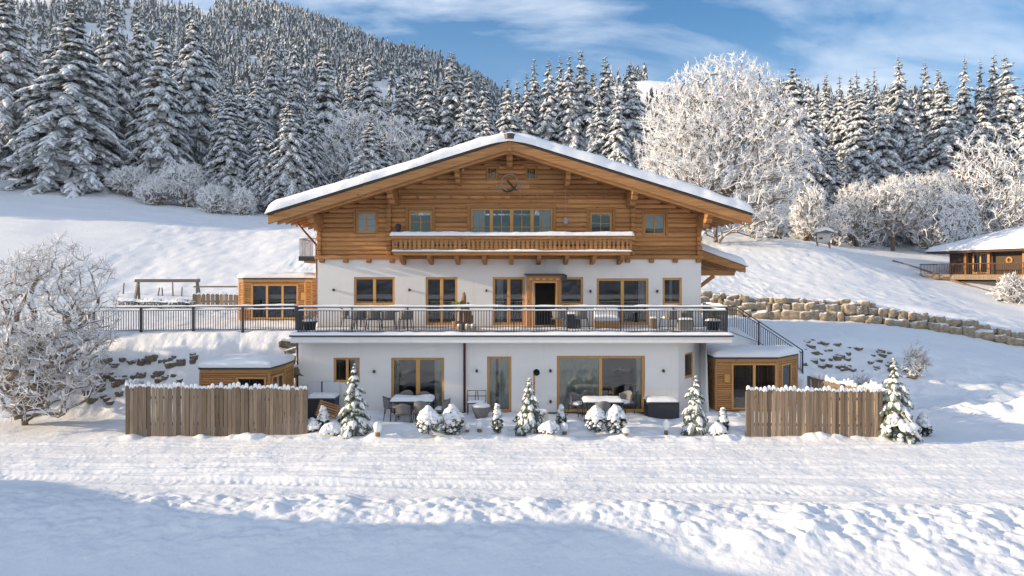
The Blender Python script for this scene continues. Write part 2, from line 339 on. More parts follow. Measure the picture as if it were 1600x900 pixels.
def make_mats():
    t = MT('snow', 0.75, 0.25); a = t.noise(1.4, 6, rough=0.6); b = t.noise(9, 4); c = t.noise(40, 2)
    h = t.math('ADD', t.math('MULTIPLY', a, 0.35), t.math('ADD', t.math('MULTIPLY', b, 0.26), t.math('MULTIPLY', c, 0.07)))
    t.color(t.mix(t.noise(0.4, 3), (0.85, 0.86, 0.88), (0.885, 0.89, 0.895))).bump(h, 0.5, 0.15); M['ground'] = t.m
    t = MT('packed snow', 0.7, 0.25); a = t.noise(5, 5, rough=0.6)
    t.color(t.mix(t.noise(2, 3), (0.85, 0.86, 0.88), (0.89, 0.895, 0.90))).bump(a, 0.35, 0.04); M['snow'] = t.m
    t = MT('spruce needles', 0.8, 0.2); k = t.math('ADD', t.math('MULTIPLY', t.nz(), .25), t.noise(3.2, 4, rough=.7))
    t.color(t.mix(t.ramp(k, (0.40, 0.0), (0.62, .95)), t.mix(t.noise(1.2, 2), (0.042, 0.055, 0.050), (0.085, 0.100, 0.088)), (0.62, 0.64, 0.66))); M['needle'] = t.m
    M['needle_g'] = simple('garden spruce needles', (0.10, 0.13, 0.085), 0.8, 0.2, 0.45, 4)
    M['leaf_y'] = simple('box leaves', (0.10, 0.11, 0.030), 0.7, 0.3, 0.5, 9)
    t = MT('spruce bark', 0.9, 0.2); t.color(t.ramp(t.noise(5, 5, (1, 1, .2)), (0.3, (0.05, 0.038, 0.028)), (0.7, (0.13, 0.10, 0.075)))); M['bark'] = t.m
    t = MT('frosted bark', 0.85, 0.2); bk = t.ramp(t.noise(6, 5, (1, 1, .3)), (0.3, (0.10, 0.075, 0.05)), (0.7, (0.24, 0.18, 0.13)))
    k = t.math('ADD', t.nz(), t.math('MULTIPLY', t.math('SUBTRACT', t.noise(3, 3), 0.5), 1.1))
    t.color(t.mix(t.ramp(k, (0.05, 0.0), (0.35, 1.0)), bk, SNOWC)); M['frost_bark'] = t.m
    t = MT('frosted limbs', 0.85, 0.2); bk = t.ramp(t.noise(6, 5, (1, 1, .3)), (0.3, (0.13, 0.10, 0.075)), (0.7, (0.30, 0.24, 0.19)))
    k = t.math('ADD', t.nz(), t.math('MULTIPLY', t.math('SUBTRACT', t.noise(3, 3), 0.5), 1.4)); t.color(t.mix(t.ramp(k, (-0.85, 0.0), (-0.45, 1.0)), bk, SNOWC)); M['frost_limb'] = t.m
    t = MT('hoar frost', 0.8, 0.2); k = t.math('ADD', t.nz(), t.math('MULTIPLY', t.math('SUBTRACT', t.noise(2.2, 3), 0.5), 1.6))
    t.color(t.mix(t.ramp(k, (-0.65, 0.0), (-0.15, 1.0)), (0.80, 0.79, 0.78), (0.89, 0.89, 0.89))); M['frost'] = t.m
    t = MT('rough frost', 0.8, 0.2); k = t.math('ADD', t.nz(), t.math('MULTIPLY', t.math('SUBTRACT', t.noise(2.5, 3), 0.5), 1.5))
    t.color(t.mix(t.ramp(k, (-0.5, 0.0), (-0.15, 1.0)), (0.46, 0.43, 0.41), (0.87, 0.875, 0.88))); M['frost2'] = t.m
    M['log'] = wood('brown log boards', (0.45, 0.195, 0.066), (0.82, 0.45, 0.19), 'x', 0.65)
    M['logz'] = wood('brown upright timber', (0.40, 0.172, 0.06), (0.68, 0.36, 0.145), 'z', 0.5)
    M['logy'] = wood('brown rafter timber', (0.40, 0.172, 0.06), (0.68, 0.36, 0.145), 'y', 0.5)
    M['beam'] = wood('golden verge timber', (0.32, 0.13, 0.042), (0.74, 0.40, 0.165), 'x', 0.3)
    M['frame'] = wood('honey window timber', (0.58, 0.29, 0.085), (0.74, 0.42, 0.15), 'z', 0.2, False, 0.5)
    M['larch'] = wood('larch cladding', (0.46, 0.22, 0.075), (0.68, 0.39, 0.17), 'x', 0.5)
    M['grey_wood'] = wood('weathered fence boards', (0.22, 0.152, 0.098), (0.54, 0.405, 0.285), 'z', 0.8)
    M['grey_beam'] = wood('weathered timber', (0.16, 0.125, 0.10), (0.30, 0.25, 0.21), 'x', 0.3)
    M['dark_wood'] = wood('dark stained timber', (0.07, 0.042, 0.030), (0.15, 0.095, 0.066), 'x', 0.4)
    t = MT('white render', 0.9, 0.15); a = t.noise(1.2, 5, (1, 1, 2.2)); b = t.noise(45, 3); dr = t.ramp(t.noise(2.2, 5, (1.6, 1.6, .16), rough=.65), (0.56, 0.0), (0.80, 0.30))
    xz = t.n.new('ShaderNodeSeparateXYZ'); t.l.new(t.co, xz.inputs[0]); sp = t.ramp(t.math('ADD', xz.outputs['Z'], t.math('MULTIPLY', t.noise(3.0, 5, rough=.7), .55)), (0.34, 0.38), (0.62, 0.0)); dr = t.math('ADD', dr, sp, True)
    t.color(t.mix(dr, t.mix(a, (0.77, 0.745, 0.715), (0.84, 0.82, 0.795)), (0.56, 0.53, 0.49))).bump(b, 0.25, 0.006); M['render'] = t.m
    M['metal'] = simple('anthracite metal', (0.045, 0.048, 0.055), 0.45, 0.5, 0.2, 3, 0.3)
    M['zinc'] = simple('dark sheet metal', (0.06, 0.055, 0.055), 0.4, 0.5, 0.25, 3, 0.5)
    M['copper'] = simple('brown copper pipe', (0.12, 0.045, 0.035), 0.45, 0.5, 0.3, 5, 0.4)
    M['lightmetal'] = simple('grey painted metal', (0.42, 0.42, 0.43), 0.5, 0.4, 0.15, 4)
    M['dark'] = simple('dark anthracite panel', (0.035, 0.037, 0.042), 0.6, 0.4, 0.2, 4)
    M['wicker'] = simple('grey wicker', (0.20, 0.19, 0.18), 0.8, 0.2, 0.35, 60)
    M['plastic'] = simple('grey cover', (0.16, 0.165, 0.175), 0.6, 0.3, 0.15, 5)
    M['terracotta'] = simple('clay pot', (0.34, 0.19, 0.11), 0.8, 0.2, 0.2, 8)
    M['paleboard'] = simple('pale board', (0.55, 0.52, 0.48), 0.7, 0.3, 0.1, 5)
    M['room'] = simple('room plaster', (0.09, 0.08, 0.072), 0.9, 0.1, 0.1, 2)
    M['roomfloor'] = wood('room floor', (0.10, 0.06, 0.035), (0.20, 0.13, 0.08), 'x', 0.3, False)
    M['black'] = simple('dark doorway', (0.02, 0.016, 0.013), 0.7, 0.2, 0.3, 3)
    t = MT('grey green curtain', 0.85, 0.1); t.color(t.mix(t.noise(3, 3, (4, 4, .4)), (0.62, 0.72, 0.62), (0.84, 0.89, 0.80))); M['curtain'] = t.m
    M['gauze'] = simple('pale curtain', (0.62, 0.62, 0.64), 0.85, 0.1, 0.1, 4)
    M['blind'] = simple('white blind', (0.66, 0.67, 0.70), 0.7, 0.2, 0.08, 4)
    t = MT('boulder stone', 0.9, 0.2); a = t.noise(1.8, 6, rough=0.65); r = t.island()
    c = t.ramp(a, (0.3, (0.20, 0.145, 0.09)), (0.5, (0.40, 0.315, 0.21)), (0.72, (0.57, 0.485, 0.37)))
    c = t.mix(t.math('MULTIPLY', t.objrand(), 0.35), c, (0.24, 0.21, 0.18))
    k = t.math('ADD', t.nz(), t.math('MULTIPLY', t.math('SUBTRACT', t.noise(2.6, 4), 0.5), 0.9))
    t.color(t.mix(t.ramp(k, (0.52, 0.0), (0.66, 1.0)), c, SNOWC)).bump(a, 0.7, 0.08); M['stone'] = t.m
    t = MT('dark rock', 0.9, 0.2); a = t.noise(2.2, 6, rough=0.65)
    c = t.ramp(a, (0.3, (0.10, 0.085, 0.065)), (0.7, (0.27, 0.225, 0.165)))
    k = t.math('ADD', t.nz(), t.math('MULTIPLY', t.math('SUBTRACT', t.noise(2.4, 4), 0.5), 0.9))
    t.color(t.mix(t.ramp(k, (0.42, 0.0), (0.58, 1.0)), c, SNOWC)).bump(a, 0.7, 0.08); M['rock'] = t.m
    # window glass: clear pane with mirror reflections by angle
    g = bpy.data.materials.new('window glass'); g.use_nodes = True; n, l = g.node_tree.nodes, g.node_tree.links; n.clear()
    o = n.new('ShaderNodeOutputMaterial'); mxs = n.new('ShaderNodeMixShader'); tr = n.new('ShaderNodeBsdfTransparent'); gl = n.new('ShaderNodeBsdfGlossy')
    tr.inputs[0].default_value = (0.90, 0.92, 0.91, 1); gl.inputs['Roughness'].default_value = 0.015
    lw = n.new('ShaderNodeFresnel'); lw.inputs['IOR'].default_value = 2.2
    l.new(lw.outputs[0], mxs.inputs[0]); l.new(tr.outputs[0], mxs.inputs[1]); l.new(gl.outputs[0], mxs.inputs[2]); l.new(mxs.outputs[0], o.inputs[0]); M['glass'] = g
    t = MT('forest floor', 0.9, 0.1); a = t.noise(0.05, 6, rough=0.7)
    t.color(t.ramp(a, (0.35, (0.10, 0.11, 0.12)), (0.6, (0.42, 0.44, 0.48)))).bump(t.noise(0.12, 5), 0.8, 6.0); M['wooded'] = t.m
    M['bronze'] = simple('dark bronze', (0.05, 0.04, 0.032), 0.5, 0.5, 0.2, 5, 0.4)
    M['driftwood'] = wood('driftwood', (0.22, 0.12, 0.06), (0.40, 0.24, 0.12), 'z', 0.4)
    M['frond'] = simple('yellow green fronds', (0.26, 0.30, 0.045), 0.6, 0.3, 0.4, 5)
    M['greenball'] = simple('dark green foliage', (0.02, 0.06, 0.03), 0.7, 0.3, 0.3, 20)
make_mats()

def snow_slab(mb, x0, x1, y0, y1, zf, th, nx=40, ny=6, seed=1, rnd=0.1, amp=0.04, m=0):
    """pillow of snow over a surface zf(x, y): rounded rim, uneven top"""
    xs = np.linspace(x0, x1, nx); ys = np.linspace(y0, y1, ny)
    # pull the rim in so that the edge rolls over
    V = []; F = []
    for j, y in enumerate(ys):
        for i, x in enumerate(xs):
            e = min(x - x0, x1 - x, y - y0, y1 - y)
            k = math.sqrt(max(0.0, 1 - (1 - min(1, e / rnd)) ** 2)) if rnd > 0 else 1
            n = amp * float(fbm(x * 1.7 + seed * 7, y * 1.7 + seed * 3, 3, seed))
            V.append((x, y, zf(x, y) + (th + n) * (0.12 + 0.88 * k)))
    for j in range(ny - 1):
        for i in range(nx - 1): a = j * nx + i; F.append((a, a + 1, a + nx + 1, a + nx))
    rim = list(range(nx)) + [j * nx + nx - 1 for j in range(1, ny)] + [(ny - 1) * nx + i for i in range(nx - 2, -1, -1)] + [j * nx for j in range(ny - 2, 0, -1)]
    b = len(V)
    for r in rim: x, y, z = V[r]; V.append((x, y, zf(x, y)))
    n = len(rim)
    for k in range(n): F.append((rim[k], b + k, b + (k + 1) % n, rim[(k + 1) % n]))
    mb.add(V, F, m)
def snow_bar(mb, a, b, w, h, seed=0, m=0, step=0.12):
    """ridge of snow lying on a rail from a to b"""
    a, b = Vector(a), Vector(b); L = (b - a).length; n = max(3, int(L / step)); d = (b - a) / L; r = Vector((d.y, -d.x, 0)).normalized()
    V = []; F = []
    for i in range(n + 1):
        p = a + (b - a) * i / n; q = h * (0.75 + 0.7 * float(fbm(np.array([i * step * 2.1 + seed * 3.7]), np.array([seed * 1.3]), 2, seed % 9)[0]) + 0.12)
        if i in (0, n): q *= 0.6
        for s_, z in ((-.5, 0), (-.52, .45), (-.3, .9), (.0, 1.0), (.3, .9), (.52, .45), (.5, 0)): V.append(p + r * w * s_ + Vector((0, 0, q * z)))
    for i in range(n):
        for j in range(6): F.append((i * 7 + j, (i + 1) * 7 + j, (i + 1) * 7 + j + 1, i * 7 + j + 1))
    F.append(tuple(range(7))); F.append(tuple(n * 7 + j for j in range(6, -1, -1)))
    mb.add(V, F, m)
# ---------------------------------------------------------------- the setting: ground, hills
def grid_object(name, xs, ys, zf, mat, kind='structure', label=None, cat=None):
    X, Y = np.meshgrid(xs, ys); Z = zf(X.ravel(), Y.ravel())
    nx, ny = len(xs), len(ys)
    me = bpy.data.meshes.new(name)
    co = np.stack([X.ravel(), Y.ravel(), Z], 1).astype(np.float32)
    idx = np.arange(nx * ny).reshape(ny, nx)
    q = np.stack([idx[:-1, :-1], idx[:-1, 1:], idx[1:, 1:], idx[1:, :-1]], -1).reshape(-1, 4).astype(np.int32)
    me.vertices.add(len(co)); me.vertices.foreach_set('co', co.ravel())
    me.loops.add(q.size); me.loops.foreach_set('vertex_index', q.ravel())
    me.polygons.add(len(q)); me.polygons.foreach_set('loop_start', np.arange(0, q.size, 4, dtype=np.int32))
    me.update(calc_edges=True); me.validate()
    me.polygons.foreach_set('use_smooth', np.ones(len(q), dtype=bool)); me.materials.append(mat)
    o = bpy.data.objects.new(name, me); COL.objects.link(o); o['kind'] = kind
    if label: o['label'] = label
    if cat: o['category'] = cat
    return o
def ground_z(x, y):
    z = terrain(x, y)
    r = np.maximum(np.abs(x) - 90, np.maximum(y - 140, -y - 80)); w = sst(0, 300, r)
    return z * (1 - w) + w * np.where(y > 100, 10.0, -9.0)
A = np.arange
xs = np.concatenate([A(-1600, -90, 80), A(-90, -32, 1.2), A(-32, -18, .25), A(-18, 18, .062), A(18, 32, .2), A(32, 62, .8), A(62, 95, 2), A(95, 1650, 80)])
ys = np.concatenate([A(-1600, -80, 80), A(-80, 8, 2.2), A(8, 12, .12), A(12, 24, .05), A(24, 31, .1), A(31, 46, .2), A(46, 82, .32), A(82, 145, 3), A(145, 1650, 60)])
g_ob = grid_object('snowy_ground', xs, ys, ground_z, M['ground'])

# far mountain: ridge line read along azimuth, rising from the valley behind the first wood
RX = [-900, -700, -560, -406, -321, -236, -169, -101, -50, -10, 0, 25, 90, 169, 219, 300, 420, 675, 900]
RZ = [410, 390, 368, 344, 334, 318, 292, 268, 244, 224, 222, 224, 238, 252, 250, 236, 226, 218, 198]
def mtn(x, y):
    r = np.interp(x * 900 / np.maximum(y, 250), RX, RZ)
    k = sst(150, 900, y) * 0.55 + 0.45 * np.clip((y - 150) / 750, 0, 1)
    n = fbm(x * 0.012, y * 0.012, 4, 3)
    return 6 + (r - 6) * np.minimum(k, 1) * np.where(y > 900, np.maximum(0.35, 1 - (y - 900) / 900), 1) + 14 * n * sst(150, 400, y) * sst(1000, 820, y)
grid_object('mountain', np.arange(-1200, 1201, 16.0), np.arange(140, 1500, 16.0), mtn, M['snow'])
# low wooded hills across the valley, behind the camera: they show in the windows
def behind(x, y):
    return -12 + (52 + 26 * fbm(x * 0.004, y * 0.004, 4, 9)) * sst(-420, -640, y) * sst(-1300, -800, y)
grid_object('valley_hills', np.arange(-1500, 1501, 30.0), np.arange(-1400, -400, 25.0), behind, M['wooded'])

# wood on the mountain side: thousands of far spruces that read as one mass
def far_wood():
    R = np.random.RandomState(5); n = 14500
    y = R.uniform(330, 890, n); az = R.uniform(-0.80, 0.62, n); x = az * y
    px = 800 + az * FPX
    den = np.where(px < 800, 1.0, 0.25)
    snowpatch = (px < 335) & (y + 260 * vnoise(x * .012, y * .012, 4) > 610)
    right = (px > 800) & (vnoise(x * 0.012, y * 0.012, 8) < 0.08)
    keep = (~snowpatch) & (~right) & (R.rand(n) < den + 0.75 * (px > 990)) & (vnoise(x * 0.03, y * 0.02, 2) + .5 * vnoise(x * 0.11, y * 0.08, 6) > -0.26)
    x, y = x[keep], y[keep]; z = mtn(x, y)
    V = []; F = []; m = []; b = 0
    S = 7
    for i in range(len(x)):
        h = y[i] * .027 * R.uniform(.55, 1.2); r = h * R.uniform(0.17, 0.24); a0 = R.uniform(0, 6)
        for k, (zz, rr) in enumerate(((0.02, 1.0), (0.20, 0.86), (0.38, 0.68), (0.55, 0.52), (0.71, 0.36), (0.85, 0.20))):
            top = zz + 0.25 if k < 5 else 1.0
            V.append((x[i], y[i], z[i] + h * top))
            for j in range(S):
                q = a0 + k * 0.5 + j * 2 * math.pi / S; w = r * rr * R.uniform(.5, 1.1)
                V.append((x[i] + w * math.cos(q), y[i] + w * math.sin(q), z[i] + h * (zz + R.uniform(-.03, .05))))
            for j in range(S): F.append((b, b + 1 + j, b + 1 + (j + 1) % S)); m.append(1 if R.rand() < .45 else 0)
            b += S + 1
    me = bpy.data.meshes.new('far_wood'); me.from_pydata(V, [], F)
    fm = simple('far needles', (0.030, 0.036, 0.030), 0.9, 0.1, 0.3, 0.02)
    me.materials.append(fm); me.materials.append(M['frostfar']); me.polygons.foreach_set('material_index', np.array(m, dtype=np.int32)); me.update()
    o = bpy.data.objects.new('far_spruce_wood', me); COL.objects.link(o)
    tag(o, 'far snow dusted spruce wood covering the mountain side', 'wood', None, 'stuff')
M['frostfar'] = simple('far frosted needles', (0.62, 0.63, 0.65), 0.9, 0.1, 0.2, 0.02)
far_wood()

# ---------------------------------------------------------------- spruces
def finger(V, F, m, p, d, side, up, l, w, sag, rng, snow=0.8):
    """one drooping spray: needles below, pillow of snow on top"""
    b = len(V); N = 4
    for i in range(N + 1):
        s = i / N; c = p + d * (l * s) + Vector((0, 0, -sag * s * s))
        k = (0.55, 1.0, 0.95, 0.66, 0.12)[i] * w
        V.append(c - side * k + Vector((0, 0, -0.35 * k)))
        V.append(c + up * (0.50 * w * (0.6, 1, .95, .75, .15)[i]))
        V.append(c + side * k + Vector((0, 0, -0.35 * k)))
        V.append(c - Vector((0, 0, 0.42 * k)))
        j = 1 + rng.random() * 0.5
        V.append(c - side * k * 1.25 * j + Vector((0, 0, -(0.55 + rng.random() * 0.8) * k)) + d * (0.08 * l))
        V.append(c + side * k * 1.25 * j + Vector((0, 0, -(0.55 + rng.random() * 0.8) * k)) + d * (0.08 * l))
    ms = 1 if rng.random() < snow else 0
    for i in range(N):
        a = b + i * 6; c = a + 6
        F += [(a, a + 1, c + 1, c), (a + 1, a + 2, c + 2, c + 1)]; m += [ms, ms]
        F += [(a, c, c + 3, a + 3), (a + 3, c + 3, c + 2, a + 2)]; m += [0, 0]
        F += [(a, a + 4, c + 4), (a + 2, c + 5, a + 5)]; m += [0, 0]
def spruce_mesh(seed, H, R, nw, per, fw=0.17, fl=1.0, snow=0.85, low=0.05, mats=None, bare=0.0, tw=1.0, irr=(.72, 1.12)):
    rng = random.Random(seed); V = []; F = []; m = []
    az0 = rng.random() * 6
    lean = [rng.uniform(.82, 1.12) for _ in range(7)]
    for i in range(nw):
        t = (i + 0.4) / nw; z = H * (low + (0.985 - low) * t ** 0.95)
        rz = R * ((1 - t) ** 0.80) * (0.9 + 0.2 * rng.random()) * (1 + .22 * math.sin(math.pi * t)) + 0.004 * H
        n = max(4, int(per * (0.55 + 0.45 * (1 - t))))
        for j in range(n):
            az = az0 + i * 2.4 + (j + rng.uniform(-.25, .25)) * 2 * math.pi / n
            L = rz * rng.uniform(*irr) * lean[int((az % 6.283) / 6.284 * 7)]
            if rng.random() < bare: continue
            h = Vector((math.cos(az), math.sin(az), 0)); sd = Vector((-h.y, h.x, 0))
            rise = 0.50 * t * t + 0.06 - 0.32 * (1 - t); drop = 0.55 + 0.18 * rng.random()
            if t > .9: rise = 0.8; drop = 0.25
            base = Vector((0, 0, z + rng.uniform(-.4, .4) * H / nw))
            def P(s): return base + h * (L * s) + Vector((0, 0, L * (rise * s - drop * s * s)))
            k = max(1, int(round(L / (0.62 * fl))))
            for q in range(k):
                s0 = 0.18 + 0.82 * q / k if k > 1 else 0.15
                s1 = min(1.05, s0 + 1.15 / k)
                a, b_ = P(s0), P(s1); d = (b_ - a); ln = d.length; d = d / max(ln, 1e-4)
                up = sd.cross(d); up = up if up.z > 0 else -up
                finger(V, F, m, a, d, sd, up, max(ln, 0.5 * fl * (1 - .65 * t)), fw * fl * rng.uniform(.8, 1.25) * (1.08 - .62 * t), 0.10 * fl, rng, snow)
                if L > 0.5 * fl:
                    for sg in (-1, 1):
                        an = sg * rng.uniform(0.55, 1.0)
                        dd = (h * math.cos(an) + sd * math.sin(an) + Vector((0, 0, d.z * 0.6 - 0.42))).normalized()
                        s2 = dd.cross(Vector((0, 0, 1))).normalized(); u2 = s2.cross(dd); u2 = u2 if u2.z > 0 else -u2
                        l2 = fl * rng.uniform(0.55, 1.05) * (1.15 - 0.5 * s0) * (1.05 - .55 * t)
                        finger(V, F, m, P(s0 + 0.06), dd, s2, u2, l2, fw * fl * rng.uniform(.7, 1.1) * (1.08 - .55 * t), 0.22 * l2, rng, snow)
    # dark inner twigs
    for i in range(int(nw * per * 1.4)):
        t = rng.random() ** 1.2; z = H * (low + (0.93 - low) * t); r = R * (1 - t) ** .85 * rng.uniform(.15, .75)
        az = rng.random() * 6.283; h = Vector((math.cos(az), math.sin(az), 0)); sd = Vector((-h.y, h.x, 0)); w = fl * tw * rng.uniform(.3, .6) * (1.05 - .8 * t)
        c = Vector((0, 0, z)) + h * r; b = len(V)
        V += [c - sd * w, c + sd * w, c + sd * w * .6 - Vector((0, 0, w * 1.7)) + h * .3 * w, c - sd * w * .7 - Vector((0, 0, w * 1.5)) + h * .3 * w]
        F.append((b, b + 1, b + 2, b + 3)); m.append(0)
    # leader
    b = len(V)
    tb = MB(); tb.tube([(0, 0, H * .93), (0, 0, H * 1.0)], [0.05 * fl, 0.012 * fl], 4, 0)
    V += [Vector(p) for p in tb.v]; F += [tuple(i + b for i in f) for f in tb.f]; m += tb.m
    me = bpy.data.meshes.new('crown'); me.from_pydata(V, [], F)
    for q in (mats or (M['needle'], M['snow'])): me.materials.append(q)
    me.polygons.foreach_set('material_index', np.array(m, dtype=np.int32)); me.polygons.foreach_set('use_smooth', np.array(m, dtype=bool)); me.update()
    tk = MB(); r0 = 0.014 * H; tk.tube([(0, 0, -0.4), (0, 0, H * .3), (0, 0, H * .7), (0, 0, H * .97)], [r0, r0 * .8, r0 * .4, r0 * .1], 7)
    mt = bpy.data.meshes.new('trunk'); mt.from_pydata(tk.v, [], tk.f); mt.materials.append(M['bark']); mt.update()
    return me, mt
BIG = [spruce_mesh(100 + i, 20.0, (3.3, 2.7, 3.0, 2.5, 2.8, 3.6, 2.4, 3.1, 2.6, 3.4)[i], (25, 27, 24, 26, 25, 26, 26, 22, 24, 23)[i], (9, 8, 9, 8, 9, 10, 8, 8, 7, 9)[i], 0.23, (1.15, 1.05, 1.2, 1.05, 1.1, 1.2, 1.05, 1.35, 1.3, 1.25)[i], (0.95, 0.96, 0.9, 0.97, 0.94, 0.92, 0.96, .94, .97, .9)[i], bare=(0, 0, 0, 0, 0, 0, 0, .10, .16, .06)[i], irr=((.72, 1.12), (.6, 1.2), (.72, 1.12), (.6, 1.2), (.72, 1.12), (.65, 1.15), (.72, 1.12), (.5, 1.3), (.5, 1.35), (.5, 1.25))[i]) for i in range(10)]
TREES = []
def plant(name, me, mt, loc, rz, sc, label, cat, group=None):
    e = bpy.data.objects.new(name, None); COL.objects.link(e); e.location = loc; e.rotation_euler = (.022 * math.sin(loc[0] * 7.3), .026 * math.sin(loc[0] * 3.1 + 1), rz); e.scale = sc; e.empty_display_size = .2
    tag(e, label, cat, group)
    for nm, q in (('crown', me), ('trunk', mt)):
        o = bpy.data.objects.new(nm, q); COL.objects.link(o); o.parent = e
    return e
rs = random.Random(11)
def spruce(px, pytop, d, wid=1.0, var=None, label='', group='snow laden spruces of the wood'):
    x = (px - 800) * d / FPX; z0 = gz(x, d) if d < 130 else float(ground_z(np.array([x]), np.array([float(d)]))[0])
    H = CAMZ - (pytop - HOR) * d / FPX - z0 + 0.2; s = H / 20.4
    v = var if var is not None else rs.randrange(10)
    w = s ** 0.75 * wid * 1.12 * rs.uniform(.9, 1.12)
    plant('spruce_tree', BIG[v][0], BIG[v][1], (x, d, z0 - .2), rs.random() * 6.28, (w, w, s), label, 'spruce', group)
LG = 'spruces of the left wood'; CG = 'spruces of the wood behind the roof'; RG = 'spruces of the right wood'
FRONT = [  # photo column, top row, distance, width, variant, label
 (18, -35, 80, 1.25, 5, 'huge spruce cut by the left and top edges of the photo', LG),
 (112, -10, 74, 1.45, 0, 'broadest snow laden spruce, standing at the front edge of the left wood', LG),
 (172, -14, 84, 1.1, 2, 'tall spruce rising behind the right shoulder of the broadest spruce', LG),
 (218, -8, 86, 1.1, 1, 'tall spruce between the broadest spruce and the slender front spruce', LG),
 (250, 28, 77, 1.15, 2, 'slender front spruce with drooping boughs, second tree right of the broadest spruce', LG),
 (303, -6, 84, 1.2, 4, 'tall spruce in front of the bare white snow patch on the mountain', LG),
 (338, 118, 80, .9, 3, 'shorter pale spruce above the frosted bushes of the left treeline', LG),
 (362, 112, 76, 1.15, 6, 'whitest front spruce above the end of the left frosted bushes', LG),
 (398, 96, 80, 1.05, 1, 'spruce just left of the pair nearest the left eave', LG),
 (424, 48, 88, 1.0, 4, 'left one of two tall spruces in the back row above the left eave', LG),
 (456, 38, 88, 1.0, 3, 'right and taller one of two back row spruces above the left eave', LG),
 (412, 172, 74, 1.0, 2, 'lower front spruce standing left of the eave tip spruce', LG),
 (456, 138, 73, 1.2, 0, 'front spruce right over the left tip of the chalet roof', LG),
 (490, 146, 76, 1.05, 1, 'slim front spruce between the eave tip spruce and the frosted birch clump', LG),
 (514, 54, 86, 1.15, 2, 'tall spruce with layered boughs above the left of the frosted birch clump', LG),
 (549, 70, 90, 1.0, 1, 'spruce in the back row left of the twin over the birch clump', LG),
 (584, 63, 88, 1.1, 4, 'tallest spruce directly above the frosted birch clump', LG),
 (626, 74, 88, 1.05, 6, 'spruce above the right side of the frosted birch clump', LG),
 (668, 79, 86, 1.1, 3, 'pale pointed spruce at the middle of the left roof slope skyline', LG),
 (703, 74, 88, 1.15, 0, 'highest spruce of the group left of the gap in the skyline', LG),
 (729, 100, 86, 1.0, 5, 'spruce next left of the tree bordering the skyline gap', LG),
 (750, 108, 86, 1.0, 1, 'spruce bordering the left side of the gap in the skyline', LG),
 (575, 174, 72, 1.2, 5, 'dark low spruce in front of the frosted birch clump', LG),
 (600, 196, 73, .9, 2, 'small spruce leaning on the right of the dark low spruce', LG),
 (676, 196, 74, 1.05, 0, 'short broad spruce just above the middle of the left roof slope', LG),
 (727, 134, 79, 1.05, 3, 'mid height spruce in front of the trees left of the skyline gap', LG),
 (756, 146, 77, .95, 6, 'low bright spruce at the foot of the skyline gap', LG),
 (797, 110, 84, 1.0, 3, 'first spruce right of the gap in the skyline, above the ridge', CG),
 (817, 102, 86, 1.0, 1, 'second spruce right of the gap in the skyline', CG),
 (838, 84, 88, 1.05, 6, 'third spruce right of the skyline gap, with a blunt top', CG),
 (860, 82, 86, 1.1, 4, 'bright spruce just left of the tallest pair behind the roof', CG),
 (876, 80, 90, .95, 1, 'narrow spruce squeezed in before the tallest pair behind the roof', CG),
 (895, 73, 85, 1.1, 3, 'left tree of the tallest pair behind the roof', CG),
 (912, 69, 86, 1.1, 0, 'right and highest tree of the tallest pair behind the roof', CG),
 (938, 118, 79, 1.0, 6, 'shorter spruce in front, right of the tallest pair', CG),
 (952, 79, 88, 1.15, 2, 'dark pointed spruce standing apart, right of the tallest pair', CG),
 (983, 88, 88, 1.2, 5, 'last spruce on the right of the wood behind the roof', CG),
 (964, 122, 78, 1.05, 4, 'front spruce between the two dark pointed trees behind the roof', CG),
 (1185, 102, 84, .9, 1, 'spruce top peeping out at the right shoulder of the great frosted tree', RG),
 (1236, 94, 78, 1.3, 5, 'dark lone spruce immediately right of the great frosted tree', RG),
 (1271, 124, 84, .95, 3, 'pale spruce right of the dark lone spruce', RG),
 (1288, 106, 90, 1.0, 1, 'spruce behind the pale one, two places from the dark lone spruce', RG),
 (1314, 108, 88, 1.0, 6, 'bushy pale spruce behind the slope front pair of the right wood', RG),
 (1343, 100, 90, 1.05, 3, 'rounded pale spruce left of the highest tree in the right wood', RG),
 (1366, 101, 91, 1.0, 6, 'spruce touching the highest tree of the right wood on its left', RG),
 (1408, 78, 92, 1.05, 2, 'dark and highest pointed spruce in the middle of the right wood', RG),
 (1444, 87, 92, 1.0, 1, 'slim dark spruce next right of the highest of the right wood', RG),
 (1470, 95, 90, 1.05, 4, 'spruce behind the broad front tree of the right wood', RG),
 (1500, 78, 94, 1.05, 3, 'pointed spruce in the back, right of the broad front tree', RG),
 (1528, 84, 94, 1.0, 1, 'left tree of a close back row pair near the right edge', RG),
 (1543, 75, 95, 1.0, 4, 'right tree of a close back row pair near the right edge', RG),
 (1580, 75, 92, 1.1, 5, 'dark spruce at the top right corner of the photo', RG),
 (1302, 198, 80, 1.0, 6, 'low front spruce standing against the slope at the frosted thicket', RG),
 (1338, 136, 81, 1.15, 5, 'dark front spruce with hanging boughs in the left part of the right wood', RG),
 (1370, 140, 80, 1.05, 2, 'front spruce right beside the dark one with hanging boughs', RG),
 (1474, 116, 81, 1.3, 0, 'broad front spruce towering behind the neighbouring house', RG),
 (1430, 158, 82, 1.0, 3, 'spruce tucked at the left foot of the broad front spruce', RG),
 (1531, 128, 80, 1.15, 4, 'snow thick spruce above the ridge of the neighbouring house', RG),
 (1560, 120, 82, 1.15, 6, 'bright spruce left of the chimney of the neighbouring house', RG),
 (1604, 135, 80, 1.1, 2, 'spruce cut by the right edge above the chimney', RG)]
for px, pt, d, w, v, lb, gr in FRONT: spruce(px, pt, d, w, v, lb, gr)
BACK = 'snowy spruce packed in the dim back rows of the wood'
